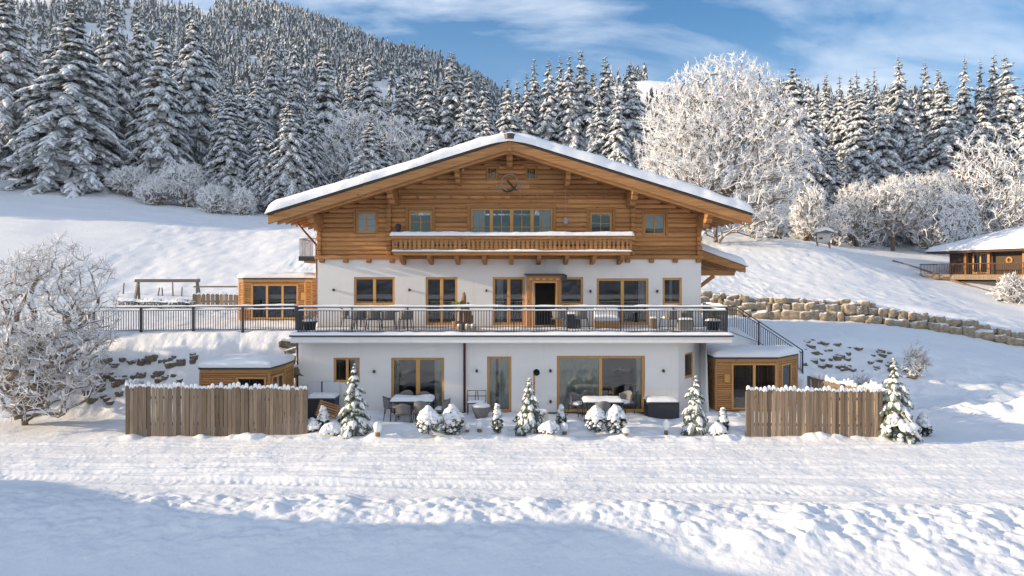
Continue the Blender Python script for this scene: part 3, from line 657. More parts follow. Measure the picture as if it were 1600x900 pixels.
for x0, x1, n, top, gr in ((-30, 330, 16, 45, 'dim back rows of the left wood'), (330, 770, 22, 112, 'dim back rows above the left roof slope'), (785, 1000, 13, 118, 'dim back rows behind the ridge'), (1200, 1640, 26, 122, 'dim back rows of the right wood')):
    for i in range(n):
        px = x0 + (x1 - x0) * (i + rs.uniform(.1, .9)) / n; d = rs.uniform(92, 116)
        lab = {'dim back rows of the left wood': 'spruce packed in the dim back rows at the far left of the wood', 'dim back rows above the left roof slope': 'spruce packed in the dim back rows above the left roof slope',
               'dim back rows behind the ridge': 'spruce packed in the dim back rows straight behind the roof ridge', 'dim back rows of the right wood': 'spruce packed in the dim back rows of the right wood'}[gr]
        spruce(px, top + rs.uniform(-12, 40), d, rs.uniform(.95, 1.2), None, lab, gr)
# the wood goes on beyond the left edge of the frame and throws its shade over the slope
for x, y, h in ((-62, 66, 21), (-68, 62, 23), (-66, 71, 22), (-74, 66, 24), (-80, 60, 22), (-33, 26.0, 9.5), (-35.5, 28.0, 10), (-38, 26.8, 10)):  # the last three stand apart from the wood, added to shade the left bank
    z = gz(x, y); s = h / 20.4
    plant('spruce_tree', BIG[0][0], BIG[0][1], (x, y, z - .2), x, (s, s, s), 'spruce where the left wood goes on past the edge of the photo', 'spruce', 'spruces past the left edge')

# ---------------------------------------------------------------- bare frosted trees and bushes
def frost_mesh(seed, tips, stems, base_r, tip_r, twig, ntwig, step, penalty=0.35, expo=0.46, sag=0.0):
    R = np.random.RandomState(seed)
    pos = []; par = []
    for st in stems:
        for k, p in enumerate(st):
            par.append(-1 if k == 0 else len(pos) - 1); pos.append(np.array(p, float))
    root = pos[0].copy(); order = np.argsort(np.linalg.norm(tips - root, axis=1) + R.rand(len(tips)) * 0.4)
    dist = [0.0] * len(pos)
    for i, pa in enumerate(par):
        if pa >= 0: dist[i] = dist[pa] + np.linalg.norm(pos[i] - pos[pa])
    Pn = np.zeros((len(tips) * 14 + len(pos) + 10, 3)); D = np.zeros(len(Pn)); n = len(pos); Pn[:n] = pos; D[:n] = dist
    ends = []
    for ti in order:
        T = tips[ti]; dv = Pn[:n] - T; ds = np.sqrt((dv ** 2).sum(1))
        low = np.maximum(0, Pn[:n, 2] - T[2] + 0.15 * ds)          # do not branch downwards from above
        i = int(np.argmin(ds + penalty * D[:n] * 0.5 + 1.2 * low)); L = ds[i]; k = max(1, min(12, int(L / step))); p0 = Pn[i].copy(); prev = i
        j = R.randn(3) * 0.10 * L
        for q in range(1, k + 1):
            s = q / k; p = p0 + (T - p0) * s + j * math.sin(math.pi * s) + np.array([0, 0, 0.12 * L * math.sin(math.pi * s) - sag * L * s * s]) + R.randn(3) * 0.02 * L
            if n >= len(Pn): break
            Pn[n] = p; D[n] = D[prev] + np.linalg.norm(p - Pn[prev]); par.append(prev); prev = n; n += 1
        ends.append(prev)
    cnt = np.zeros(n)
    for e in ends: cnt[e] += 1
    for i in range(n - 1, -1, -1):
        if par[i] >= 0: cnt[par[i]] += cnt[i]
    rad = tip_r * np.maximum(cnt, 1) ** expo; big = rad > tip_r * 2.5
    rad = np.where(big, tip_r * 2.5 + (rad - tip_r * 2.5) * max(0.05, (base_r - tip_r * 2.5) / max(1e-6, rad.max() - tip_r * 2.5)), rad); rad = np.minimum(rad, base_r)
    V = []; F = []; m = []
    def seg(a, b, ra, rb, k, mat):
        d = b - a; l = np.linalg.norm(d)
        if l < 1e-5: return
        d = d / l; r = np.cross(d, [0.13, 0.31, 0.94]); r /= np.linalg.norm(r) + 1e-9; u = np.cross(r, d); o = len(V)
        for c, q in ((a, ra), (b, rb)):
            for j in range(k):
                an = 2 * math.pi * j / k; V.append(tuple(c + (r * math.cos(an) + u * math.sin(an)) * q))
        for j in range(k): F.append((o + j, o + (j + 1) % k, o + k + (j + 1) % k, o + k + j)); m.append(mat)
    for i in range(n):
        if par[i] < 0: continue
        a, b = Pn[par[i]], Pn[i]; k = 7 if rad[i] > 6 * tip_r else (5 if rad[i] > 2.2 * tip_r else 3)
        ra = min(rad[par[i]], rad[i] * 1.35)
        seg(a, b, ra, rad[i], k, 0 if rad[i] > 2.2 * tip_r else 1)
        if cnt[i] <= 3:
            dr = (b - a) / (np.linalg.norm(b - a) + 1e-9)
            for _ in range(ntwig):
                t = R.rand(); p = a + (b - a) * t; d = dr * 0.7 + R.randn(3) * 0.62 + np.array([0, 0, .12]); d /= np.linalg.norm(d); l = twig * R.uniform(.5, 1.3)
                q = p + d * l; seg(p, q, tip_r * 0.95, tip_r * 0.45, 3, 1)
                if R.rand() < .8:
                    d2 = d * 0.7 + R.randn(3) * .6; d2 /= np.linalg.norm(d2); seg(p + d * l * .5, p + d * l * .5 + d2 * l * .55, tip_r * .8, tip_r * .4, 3, 1)
    # the trunk part is the stems; the crown is all the rest
    ns = sum(len(s) for s in stems); tk = MB(); i = 0
    for st in stems:
        rr = [max(rad[i + k], tip_r * 2) for k in range(len(st))]; i += len(st)
        f = [1.35] + [1.0] * (len(st) - 1)
        tk.tube(st, [a * b * 1.03 for a, b in zip(rr, f)], 9)
    return V, F, m, tk
def frosted(name, seed, loc, tips, stems, base_r, tip_r, twig, ntwig, step, label, cat, group=None, mat='frost', **kw):
    V, F, m, tk = frost_mesh(seed, tips, stems, base_r, tip_r, twig, ntwig, step, **kw)
    e = thing(name, label, cat, loc, group)
    me = bpy.data.meshes.new('crown'); me.from_pydata(V, [], F); me.materials.append(M['frost_limb']); me.materials.append(M[mat])
    me.polygons.foreach_set('material_index', np.array(m, dtype=np.int32)); me.update()
    o = bpy.data.objects.new('crown', me); COL.objects.link(o); o.parent = e
    mt = bpy.data.meshes.new('trunk'); mt.from_pydata(tk.v, [], tk.f); mt.materials.append(M['frost_bark']); mt.polygons.foreach_set('use_smooth', np.ones(len(tk.f), dtype=bool)); mt.update()
    o = bpy.data.objects.new('trunk', mt); COL.objects.link(o); o.parent = e
    return e
def blob_tips(seed, n, c, r, shell=0.55, low=-1.0, lumps=7, clip=None):
    R = np.random.RandomState(seed); out = []
    L = R.randn(lumps, 3); L /= np.linalg.norm(L, axis=1)[:, None]; A_ = R.uniform(-.24, .24, lumps)
    while len(out) < n:
        d = R.randn(3); d /= np.linalg.norm(d)
        if d[2] < low: continue
        k = (shell + (1 - shell) * R.rand() ** 0.6) * (1 + sum(a * max(0, d @ l) ** 3 * 2 for a, l in zip(A_, L)))
        p = np.array(c) + d * np.array(r) * k
        if p[2] < 0.15: continue
        out.append(p)
    return np.array(out)
def at(px, d): x = (px - 800) * d / FPX; return (x, d, gz(x, d) - 0.05)
def hgt(pyt, d, z): return CAMZ - (pyt - HOR) * d / FPX - z
# great frosted tree right of the roof
def great():
    L = at(1118, 61); H = hgt(82, 61, L[2]); 
    t1 = blob_tips(3, 3300, (0.6, 0, H * .60), (6.3, 5.2, H * .41), .45)
    t2 = blob_tips(4, 1300, (-3.0, -.5, H * .40), (3.4, 3.6, H * .24), .4)
    t3 = blob_tips(5, 1300, (4.2, -.5, H * .38), (3.2, 3.6, H * .24), .4)
    st = [[(0, 0, -.3), (0.1, 0, H * .12), (0.3, 0, H * .24), (0.5, .1, H * .42), (0.9, .1, H * .62)], [(0.25, 0, H * .2), (-1.3, -.2, H * .36), (-2.0, -.3, H * .55)], [(0.3, 0, H * .22), (2.2, 0, H * .36), (3.2, .2, H * .52)]]
    frosted('frosted_tree', 8, L, np.concatenate([t1, t2, t3]), st, 0.46, 0.022, 0.50, 5, 0.5, 'great wide tree white with hoar frost behind the right roof slope', 'tree')
great()
def round_tree(seed, px, pyt, d, wpx, label, group, n=330, stems=3, name='frosted_tree', low=0.42, tip=0.023, cat='tree', rise=.62, mat='frost'):
    L = at(px, d); H = hgt(pyt, d, L[2]); r = wpx * d / FPX / 2; R = random.Random(seed)
    tips = blob_tips(seed, int(n * (3.0 if d > 40 else 1)), (0, 0, H * (1 - low)), (r, r * .8, H * low), .35)
    st = [[(R.uniform(-.3, .3), R.uniform(-.2, .2), -.2), (R.uniform(-.25, .25) * r, R.uniform(-.2, .2) * r, H * .25), (R.uniform(-.5, .5) * r, R.uniform(-.3, .3) * r, H * rise)] for _ in range(stems)]
    if stems == 1: st = [[(0, 0, -.3), (0.05, 0, H * .2), (.1, 0, H * .55)]]
    frosted(name, seed, L, tips, st, 0.014 * H + .04, tip, 0.42, 4, 0.5, label, cat, group, mat)
BG = 'frosted trees along the upper wood edge'
round_tree(21, 560, 150, 79, 120, 'left half of the frosted birch clump over the left roof slope', BG, 520, 3, low=.47)
round_tree(22, 625, 180, 78, 100, 'lower right half of the frosted birch clump over the left roof slope', BG, 380, 3, low=.47)
round_tree(23, 1395, 268, 72.5, 110, 'round white frosted tree on the slope left of the neighbouring house', BG, 520, 1, low=.40)
round_tree(24, 1340, 282, 73.5, 80, 'frosted tree next left of the round white one', BG, 330, 2, low=.45)
round_tree(25, 1460, 262, 73.5, 95, 'white frosted tree directly above the left roof corner of the neighbouring house', BG, 420, 2, low=.46)
round_tree(26, 1555, 222, 73, 140, 'tall frosted tree behind the roof of the neighbouring house', BG, 560, 2, low=.47)
round_tree(27, 1605, 262, 71, 90, 'frosted tree behind the chimney, cut by the right edge', BG, 300, 2, low=.46)
SG = 'frosted bushes along the wood edge'
k = 40
for px, pyt, d, w, lb, n in ((200, 262, 73, 70, 'frosted bush at the right foot of the broadest spruce', 260), (245, 268, 71, 80, 'wide frosted bush below the slender front spruce', 300), (292, 258, 72, 60, 'tall frosted bush in the middle of the left treeline', 240), (335, 288, 70, 60, 'low frosted bush right of the tall one in the left treeline', 220), (380, 296, 70, 46, 'small frosted bush nearest the left eave', 160),
        (1215, 305, 64, 60, 'frosted bush beneath the right side of the great frosted tree', 240), (1262, 300, 72, 56, 'frosted bush behind the information board', 240), (1305, 318, 71.5, 50, 'low frosted bush right of the information board', 200), (1180, 330, 65, 40, 'low frosted bush just right of the great tree trunk', 160), (1500, 300, 64, 60, 'frosted thicket at the rear wall of the neighbouring house', 200)):
    k += 1; round_tree(k, px, pyt, d, w, lb, SG, n, 4, 'frosted_bush', .5, .026, 'bush', .5)
for px, pyt, d, w, lb in ((1584, 430, 50, 46, 'snowy twiggy bush in front of the terrace of the neighbouring house'), (1430, 545, 30.5, 34, 'bare twiggy bush poking from the shaded bank by the drive'), (1345, 590, 28.5, 22, 'thin twiggy bush on the bank above the right side fence')):
    k += 1; round_tree(k, px, pyt, d, w, lb, 'twiggy bushes on the slope', 90, 4, 'frosted_bush', .5, .018 if d < 40 else .03, 'bush', .5, 'frost2')
# the old tree at the left, near
def old_tree():
    L = at(40, 25.2); H = hgt(350, 25.2, L[2])
    R = np.random.RandomState(77)
    t1 = blob_tips(71, 1150, (0.55, 0, H * .56), (2.75, 2.5, H * .46), .40)
    t2 = blob_tips(72, 560, (0.9, -.6, H * .33), (2.6, 2.0, H * .24), .35)
    t3 = blob_tips(73, 330, (-1.2, -.3, H * .40), (2.0, 1.8, H * .28), .35)
    st = [[(0, 0, -.4), (-.05, 0, .35), (.05, 0, .9), (.35, 0, H * .30), (.6, 0, H * .52)], [(-.1, .1, .3), (-.45, .1, H * .24), (-1.0, .1, H * .42)], [(.1, 0, .8), (.95, -.1, H * .28), (1.5, -.2, H * .44)]]
    frosted('frosted_tree', 70, L, np.concatenate([t1, t2, t3]), st, 0.44, 0.012, 0.40, 4, 0.26, 'old gnarled tree with snow on every twig at the left edge', 'tree', None, 'frost2', penalty=.3, expo=.42)
old_tree()

# thin winter air: one closed box round everything
def haze():
    b = MB(); b.box(-1750, 1750, -1750, 1750, -30, 520); m = bpy.data.materials.new('winter haze'); m.use_nodes = True; n, l = m.node_tree.nodes, m.node_tree.links; n.clear()
    o = n.new('ShaderNodeOutputMaterial'); v = n.new('ShaderNodeVolumePrincipled'); v.inputs['Color'].default_value = (0.58, 0.75, 1.0, 1); v.inputs['Density'].default_value = HAZE; v.inputs['Anisotropy'].default_value = 0.2
    l.new(v.outputs[0], o.inputs['Volume']); h = b.build('haze', m); h['kind'] = 'stuff'; h['label'] = 'thin pale winter haze that softens the far mountain wood'; h['category'] = 'haze'
HAZE = 0.00021
haze()
# ---------------------------------------------------------------- the chalet
def X(px, d): return (px - 800) * d / FPX
def Z(py, d): return CAMZ - (py - HOR) * d / FPX
HX = -0.1                                    # ridge line
FLOOR = 3.30
chalet = thing('chalet', 'large alpine chalet, white rendered below and brown timber above, under a wide snowy gable roof', 'house', (HX, 30, 0))
def roof_z(x): return 11.10 - 0.309 * abs(x - HX)

def wall_sheet(mb, x0, x1, z0, z1, y, th, holes, m=0):
    """wall with openings: front, back and reveals only"""
    xs = sorted({x0, x1, *[v for h in holes for v in h[:2]]}); zs = sorted({z0, z1, *[v for h in holes for v in h[2:]]})
    xs = [v for v in xs if x0 <= v <= x1]; zs = [v for v in zs if z0 <= v <= z1]
    nx, nz = len(xs) - 1, len(zs) - 1
    def solid(i, k):
        if i < 0 or k < 0 or i >= nx or k >= nz: return False
        cx_, cz_ = (xs[i] + xs[i + 1]) / 2, (zs[k] + zs[k + 1]) / 2
        return not any(h[0] < cx_ < h[1] and h[2] < cz_ < h[3] for h in holes)
    for i in range(nx):
        for k in range(nz):
            if not solid(i, k): continue
            a, b, c, d = xs[i], xs[i + 1], zs[k], zs[k + 1]; Y = y + th
            mb.add([(a, y, c), (b, y, c), (b, y, d), (a, y, d)], [(0, 1, 2, 3)], m)
            mb.add([(a, Y, c), (b, Y, c), (b, Y, d), (a, Y, d)], [(3, 2, 1, 0)], m)
            if not solid(i - 1, k): mb.add([(a, y, c), (a, y, d), (a, Y, d), (a, Y, c)], [(0, 1, 2, 3)], m)
            if not solid(i + 1, k): mb.add([(b, y, c), (b, Y, c), (b, Y, d), (b, y, d)], [(0, 1, 2, 3)], m)
            if not solid(i, k - 1): mb.add([(a, y, c), (a, Y, c), (b, Y, c), (b, y, c)], [(0, 1, 2, 3)], m)
            if not solid(i, k + 1): mb.add([(a, y, d), (b, y, d), (b, Y, d), (a, Y, d)], [(0, 1, 2, 3)], m)

def window(par, x0, x1, z0, z1, y, cols=1, fw=0.09, name='window', muntin=None, curtain=None, depth=0.09, cw=None, room=None, mull=0.10):
    """timber frame (the part), its pane and curtain (sub-parts). y is the wall face; the frame sits y+0.04"""
    yf = y + 0.035; f = MB()
    f.box(x0, x0 + fw, yf, yf + depth, z0, z1); f.box(x1 - fw, x1, yf, yf + depth, z0, z1)
    f.box(x0 + fw, x1 - fw, yf + .002, yf + depth, z1 - fw, z1); f.box(x0 + fw, x1 - fw, yf + .002, yf + depth, z0, z0 + fw * 1.15)
    iw = (x1 - x0 - 2 * fw - (cols - 1) * mull) / cols; spans = []
    for c in range(cols):
        a = x0 + fw + c * (iw + mull); spans.append((a, a + iw))
        if c: f.box(a - mull, a, yf + .004, yf + depth - .002, z0 + fw * 1.15, z1 - fw)
    if muntin:
        nv, nh = muntin
        for a, b in spans:
            for q in range(1, nv): xx = a + (b - a) * q / nv; f.box(xx - .016, xx + .016, yf + .025, yf + .06, z0 + fw * 1.15, z1 - fw)
            for q in range(1, nh): zz = z0 + (z1 - z0) * q / nh; f.box(a, b, yf + .027, yf + .058, zz - .016, zz + .016)
    o = f.build(name, M['frame'], par, bevel=0.008)
    g = MB()
    for a, b in spans: g.add([(a - .01, yf + .045, z0 + fw), (b + .01, yf + .045, z0 + fw), (b + .01, yf + .045, z1 - fw), (a - .01, yf + .045, z1 - fw)], [(0, 1, 2, 3)])
    g.build('pane', M['glass'], o)
    if curtain:
        for (ca, cb, mat) in curtain:
            c = MB(); n = max(6, int((cb - ca) / 0.035)); V = []
            for i in range(n + 1):
                xx = ca + (cb - ca) * i / n; w = 0.026 * math.sin(i * 1.25) + 0.012 * math.sin(i * .47)
                V += [(xx, yf + .135 + w, z0 + .05), (xx + .01 * math.sin(i), yf + .135 + w * .7, z1 - .03)]
            c.add(V, [(2 * i, 2 * i + 2, 2 * i + 3, 2 * i + 1) for i in range(n)]); c.build('curtain', M[mat], o, smooth=True)
    return o

# lower storey --------------------------------------------------------------
LY = 27.0
LX0, LX1 = -8.45, X(1060, LY); LXR = 7.95                              # chamfered right corner
lw = dict(w1=(X(521, LY), X(562, LY), Z(598, LY), Z(559, LY)), d1=(X(611, LY), X(694, LY), 0.10, Z(559, LY)), d2=(X(761, LY), X(799, LY), 0.10, Z(557, LY)), d3=(X(870, LY), X(1008, LY), 0.10, Z(556, LY)))
b = MB(); wall_sheet(b, LX0, LX1, -0.3, 2.93, LY, 0.36, list(lw.values()))
b.box(LX0, LX0 + .36, LY + .362, 37.5, -.3, 2.93); b.box(LXR - .36, LXR, LY + 1.7, 37.5, -.3, 2.93)
# chamfer
ca, cb = Vector((LX1, LY, 0)), Vector((LXR - .01, LY + 1.72, 0)); cd_ = (cb - ca); cl = cd_.length; cd_ = cd_ / cl; cn_ = Vector((-cd_.y, cd_.x, 0))
def cpt(s, t, z): p = ca + cd_ * s + cn_ * t; return (p.x, p.y, z)
ch = (cl * .28, cl * .70, Z(592, 27.6), Z(552, 27.6))
tmp = MB(); wall_sheet(tmp, 0.0, cl, -.3, 2.93, 0.0, .3, [ch])
b.add([cpt(p[0], p[1], p[2]) for p in tmp.v], tmp.f)
b.build('lower_wall', M['render'], chalet)
b = MB(); b.box(LX0 - .012, LX1, LY - .012, LY + .02, -.1, .12); b.build('plinth', M['dark'], chalet)
window(chalet, *lw['w1'][:4], LY + .06, 2, .08, curtain=[(X(545, LY), X(558, LY), 'gauze')])
window(chalet, *lw['d1'], LY + .06, 2, .10, name='glazed_door', mull=.16, curtain=[(X(614, LY), X(622, LY), 'curtain'), (X(678, LY), X(692, LY), 'curtain')])
window(chalet, *lw['d2'], LY + .06, 1, .10, name='glazed_door', curtain=[(X(763, LY), X(774, LY), 'curtain'), (X(779, LY), X(797, LY), 'curtain')])
window(chalet, *lw['d3'], LY + .06, 2, .11, name='glazed_door', mull=.13, curtain=[(X(873, LY), X(938, LY), 'curtain'), (X(996, LY), X(1004, LY), 'curtain')])
f = MB(); g = MB()
for s0, s1, z0, z1 in ((ch[0], ch[0] + .09, ch[2], ch[3]), (ch[1] - .09, ch[1], ch[2], ch[3]), (ch[0] + .09, ch[1] - .09, ch[3] - .09, ch[3]), (ch[0] + .09, ch[1] - .09, ch[2], ch[2] + .1)):
    t_ = MB(); t_.box(s0, s1, .08, .17, z0, z1); f.add([cpt(p[0], p[1], p[2]) for p in t_.v], t_.f)
o = f.build('window', M['frame'], chalet, bevel=.006)
g.add([cpt(ch[0] + .08, .12, ch[2] + .08), cpt(ch[1] - .08, .12, ch[2] + .08), cpt(ch[1] - .08, .12, ch[3] - .08), cpt(ch[0] + .08, .12, ch[3] - .08)], [(0, 1, 2, 3)]); g.build('pane', M['glass'], o)
g = MB(); g.add([cpt(ch[0] + .1, .3, ch[2]), cpt(ch[0] + (ch[1] - ch[0]) * .55, .3, ch[2]), cpt(ch[0] + (ch[1] - ch[0]) * .55, .3, ch[3]), cpt(ch[0] + .1, .3, ch[3])], [(0, 1, 2, 3)]); g.build('curtain', M['gauze'], o)
# rooms
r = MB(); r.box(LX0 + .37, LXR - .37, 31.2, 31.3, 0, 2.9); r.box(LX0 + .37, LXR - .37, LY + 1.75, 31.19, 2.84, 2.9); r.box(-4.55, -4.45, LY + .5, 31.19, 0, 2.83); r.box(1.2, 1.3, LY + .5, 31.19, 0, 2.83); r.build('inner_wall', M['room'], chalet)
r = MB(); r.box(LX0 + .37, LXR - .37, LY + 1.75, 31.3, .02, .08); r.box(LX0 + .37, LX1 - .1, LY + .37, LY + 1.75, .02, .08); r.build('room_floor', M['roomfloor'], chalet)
r = MB(); r.box(X(978, 29.5), X(1000, 29.5), 29.2, 30, .1, .75); r.box(X(905, 29), X(960, 29), 29.6, 30.3, .1, .5); r.box(X(912, 30), X(924, 30), 30.4, 30.9, .1, 2.2); r.box(X(640, 29.5), X(690, 29.5), 29, 29.8, .68, .74)
for q in (642, 660, 672, 688): r.box(X(q, 29.5) - .03, X(q, 29.5) + .03, 29.3, 29.36, .08, .68)
r.build('furniture', M['dark'], chalet)

# terrace slab ---------------------------------------------------------------
TY = 26.25; TX0, TX1 = -8.52, 8.48
b = MB(); b.box(TX0, TX1, TY, 30.0, 2.93, 3.17); b.box(TX0, -8.0, 30.0, 33, 2.93, 3.17); b.build('terrace_slab', M['render'], chalet, bevel=.015)
b = MB(); b.box(TX0 - .04, TX1 + .04, TY - .05, 29.99, 3.172, 3.23); b.build('terrace_edge', M['zinc'], chalet)
b = MB(); b.box(TX0 + .1, TX1 - .1, TY + .35, 29.98, 3.232, 3.29); b.build('terrace_decking', M['grey_beam'], chalet)
b = MB(); snow_slab(b, TX0 - .05, TX1 + .05, TY - .06, TY + .46, lambda x, y: 3.232 if y < TY + .34 else 3.292, .11, 170, 8, 3, .10, .05); b.build('edge_snow', M['snow'], chalet, smooth=True); b = MB()
snow_slab(b, -8.35, 8.3, 27.0, 29.2, lambda x, y: 3.293, .03, 90, 16, 5, .4, .07); b.build('terrace_snow', M['snow'], chalet, smooth=True)

# upper white storey -----------------------------------------------------------
UY = 30.0; UX0, UX1 = X(496, UY), X(1095, UY); ZL = Z(403, UY)
def R4(a, b_, c, d_): return (X(a, UY), X(b_, UY), Z(d_, UY), Z(c, UY))
FD = FLOOR + .04
up = [R4(553, 617, 433, 477), (X(665, UY), X(715, UY), FD, Z(433, UY)), (X(770, UY), X(820, UY), FD, Z(433, UY)), R4(872, 911, 433, 477), (X(932, UY), X(1013, UY), FD, Z(435, UY)), R4(1035, 1065, 434, 477), (X(836, UY), X(867, UY), FD, Z(441, UY))]
b = MB(); xs_ = X(853, UY)
wall_sheet(b, UX0, xs_, 2.94, ZL, UY, .34, [h for h in up if h[1] < xs_ + .5 and h[0] < xs_ - .6] + [(up[6][0], xs_, up[6][2], up[6][3])])
wall_sheet(b, xs_, UX1, 2.94, ZL, UY - .05, .39, [h for h in up if h[0] > xs_] + [(xs_, up[6][1], up[6][2], up[6][3])])
b.box(UX0, UX0 + .34, UY + .342, 37.5, 2.94, ZL); b.box(UX1 - .34, UX1, UY + .342, 37.5, 2.94, ZL); b.box(UX0 + .342, UX1 - .342, 37.2, 37.5, -.3, ZL)
b.build('upper_wall', M['render'], chalet)
window(chalet, *up[0], UY, 2, .10, mull=.13)
window(chalet, *up[1], UY, 2, .10, name='glazed_door', mull=.14)
window(chalet, *up[2], UY, 2, .10, name='glazed_door', mull=.14, curtain=[(X(776, UY), X(786, UY), 'gauze')])
window(chalet, *up[3], UY - .05, 1, .10)
window(chalet, *up[4], UY - .05, 2, .11, name='glazed_door', mull=.14, curtain=[(X(998, UY), X(1008, UY), 'gauze')])
window(chalet, *up[5], UY - .05, 1, .10, curtain=[(X(1047, UY), X(1052, UY), 'gauze')])
r = MB(); r.box(UX0 + .35, UX1 - .35, 34.0, 34.1, 3.0, ZL - .1)
for q in (640, 742, 918, 1022): r.box(X(q, UY) - .05, X(q, UY) + .05, UY + .5, 33.99, 3.0, ZL - .13)
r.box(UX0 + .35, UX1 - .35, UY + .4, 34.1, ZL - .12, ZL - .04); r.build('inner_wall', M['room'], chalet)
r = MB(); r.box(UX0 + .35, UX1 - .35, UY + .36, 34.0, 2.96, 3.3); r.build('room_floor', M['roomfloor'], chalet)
r = MB(); r.box(X(955, 31), X(1000, 31), 31.5, 32, 3.3, 4.05); r.box(X(675, 31), X(700, 31), 31.2, 31.8, 3.3, 4.05); r.box(X(560, 31), X(590, 31), 32, 32.5, 3.3, 4.6); r.build('furniture', M['dark'], chalet)
# timber porch round the entrance
po = MB(); PX0, PX1, PD = X(823, 29.3), X(877, 29.3), 29.15; dz = Z(442, 29.3); px0, px1 = X(834, 29.3), X(868, 29.3)
po.box(PX0, px0, PD, 29.93, FLOOR, dz); po.box(px1, PX1, PD, 29.93, FLOOR, dz); po.box(PX0, PX1, PD, 29.93, dz + .002, Z(430, 29.3))
po_ob = po.build('porch', M['logz'], chalet, bevel=.012)
c_ = MB(); c_.box(PX0 - .10, PX1 + .12, PD - .12, 29.94, Z(430, 29.3) + .002, Z(430, 29.3) + .07); c_.build('cap', M['zinc'], po_ob)
c_ = MB(); c_.box(px0 - .07, px0, PD - .03, PD - .002, FLOOR, dz + .07); c_.box(px1, px1 + .07, PD - .03, PD - .002, FLOOR, dz + .07); c_.box(px0, px1, PD - .028, PD - .002, dz, dz + .07)
for i in range(5): c_.box(PX0 + .1 + i * .29, PX0 + .24 + i * .29, PD - .02, PD - .002, dz + .13, dz + .2)
c_.build('trim', M['frame'], po_ob, bevel=.006)
d_ = MB(); d_.box(px0 + .01, px1 - .01, 30.1, 30.16, FLOOR, dz); dob = d_.build('entrance_door', M['black'], chalet)
h_ = MB(); h_.tube([(px1 - .12, 30.08, 4.2), (px1 - .12, 30.04, 4.2), (px1 - .24, 30.04, 4.2)], .015, 6); h_.build('handle', M['lightmetal'], dob)
l_ = MB(); lx = X(882, 29.1); l_.box(lx - .10, lx + .10, 29.0, 29.2, Z(438, 29.1), Z(431, 29.1)); l_.prism([(lx - .14, Z(431, 29.1)), (lx + .14, Z(431, 29.1)), (lx, Z(428, 29.1))], 28.96, 29.24); l_.beam((lx, 29.2, Z(434, 29.1)), (PX1, 29.3, Z(434, 29.1)), .03, .03); l_.build('lantern', M['metal'], chalet, bevel=.006)
# small wall lamps
def wall_lamp(x, y, z):
    t_ = MB(); t_.tube([(x, y, z), (x, y - .04, z)], .045, 10); t_.box(x - .04, x + .04, y - .16, y - .03, z - .055, z + .055); t_.build('wall_lamp', M['metal'], chalet, bevel=.008)
for px, py in ((522, 453), (640, 453), (760, 454), (922, 455), (1026, 455)): wall_lamp(X(px, UY), UY if px < 853 else UY - .05, Z(py, UY))
for px, py in ((585, 580), (745, 579), (860, 579), (1036, 579), (860, 627)): wall_lamp(X(px, LY), LY, Z(py, LY))
# pipes
dp = MB(); x = X(726, LY); dp.tube([(x, LY - .5, 3.15), (x, LY - .5, 3.0), (x, LY - .10, 2.85), (x, LY - .08, .1)], .05, 10); dp.build('downpipe', M['copper'], chalet, smooth=True)
dp = MB(); x = LX0 - .07; dp.tube([(x, LY + .1, 3.0), (x + .02, LY + .1, 1.6), (x - .02, LY + .1, .2)], .05, 10); dp.build('downpipe', M['copper'], chalet, smooth=True)
dp = MB(); x = UX0 - .06; dp.tube([(x - .75, UY - .2, roof_z(-9.7) - .35), (x - .02, UY + .05, 6.9), (x, UY + .08, 6.2), (x, UY + .08, 3.3)], .045, 10); dp.build('downpipe', M['copper'], chalet, smooth=True)

# timber storey and gable --------------------------------------------------------
def logs(mb, x0, x1, z0, z1, y, holes, rowh=0.205, th=0.16, ztop=None, seed=0, bow=0.036):
    rng = random.Random(seed); z = z0
    while z < z1 - .03:
        h = min(rowh * rng.uniform(.92, 1.08), z1 - z)
        if z1 - z - h < .07: h = z1 - z
        za, zb = z, z + h; xa, xb = x0, x1
        if ztop:                                    # under the roof slope
            w = (11.10 - .36 - za) / .309
            xa, xb = max(x0, HX - w), min(x1, HX + w)
        cuts = [(xa, xb, za, zb)]
        for hx0, hx1, hz0, hz1 in holes:
            nxt = []
            for (a, b_, c, d) in cuts:
                if hx1 <= a or hx0 >= b_ or hz1 <= c + .004 or hz0 >= d - .004: nxt.append((a, b_, c, d)); continue
                if hx0 > a: nxt.append((a, hx0, c, d))
                if hx1 < b_: nxt.append((hx1, b_, c, d))
                if hz0 > c + .012: nxt.append((max(a, hx0), min(b_, hx1), c, hz0))
                if hz1 < d - .012: nxt.append((max(a, hx0), min(b_, hx1), hz1, d))
            cuts = nxt
        for (a, b_, c, d) in cuts:
            if b_ - a < .03: continue
            parts = [(a, b_)]
            if b_ - a > 4.2: k = a + (b_ - a) * rng.uniform(.3, .7); parts = [(a, k - .002), (k + .002, b_)]
            for p, q in parts:
                g_ = .006; j = rng.uniform(-.006, .006)
                poly = [(y + th, c), (y + .035, c), (y + .012 - bow * .3 + j, c + g_ * 2.5), (y - bow + j, c + (d - c) * .35), (y - bow + j, c + (d - c) * .7), (y + .012 - bow * .3 + j, d - g_ * 2.5), (y + .035, d), (y + th, d)]
                mb.prism(poly, p, q, plane='yz')
        z = zb
def S(px, py): return X(px, UY), Z(py, UY)
holes = [(X(556, UY), X(588, UY), Z(364, UY), Z(331, UY)), (X(638, UY), X(676, UY), Z(384, UY), Z(328, UY)), (X(735, UY), X(864, UY), Z(384, UY), Z(325, UY)), (X(921, UY), X(957, UY), Z(384, UY), Z(331, UY)), (X(1006, UY), X(1040, UY), Z(367, UY), Z(334, UY))]
gh = [(X(761, UY), X(777, UY), Z(281, UY), Z(261, UY)), (X(822, UY), X(838, UY), Z(281, UY), Z(261, UY))]
zg = Z(304, UY)
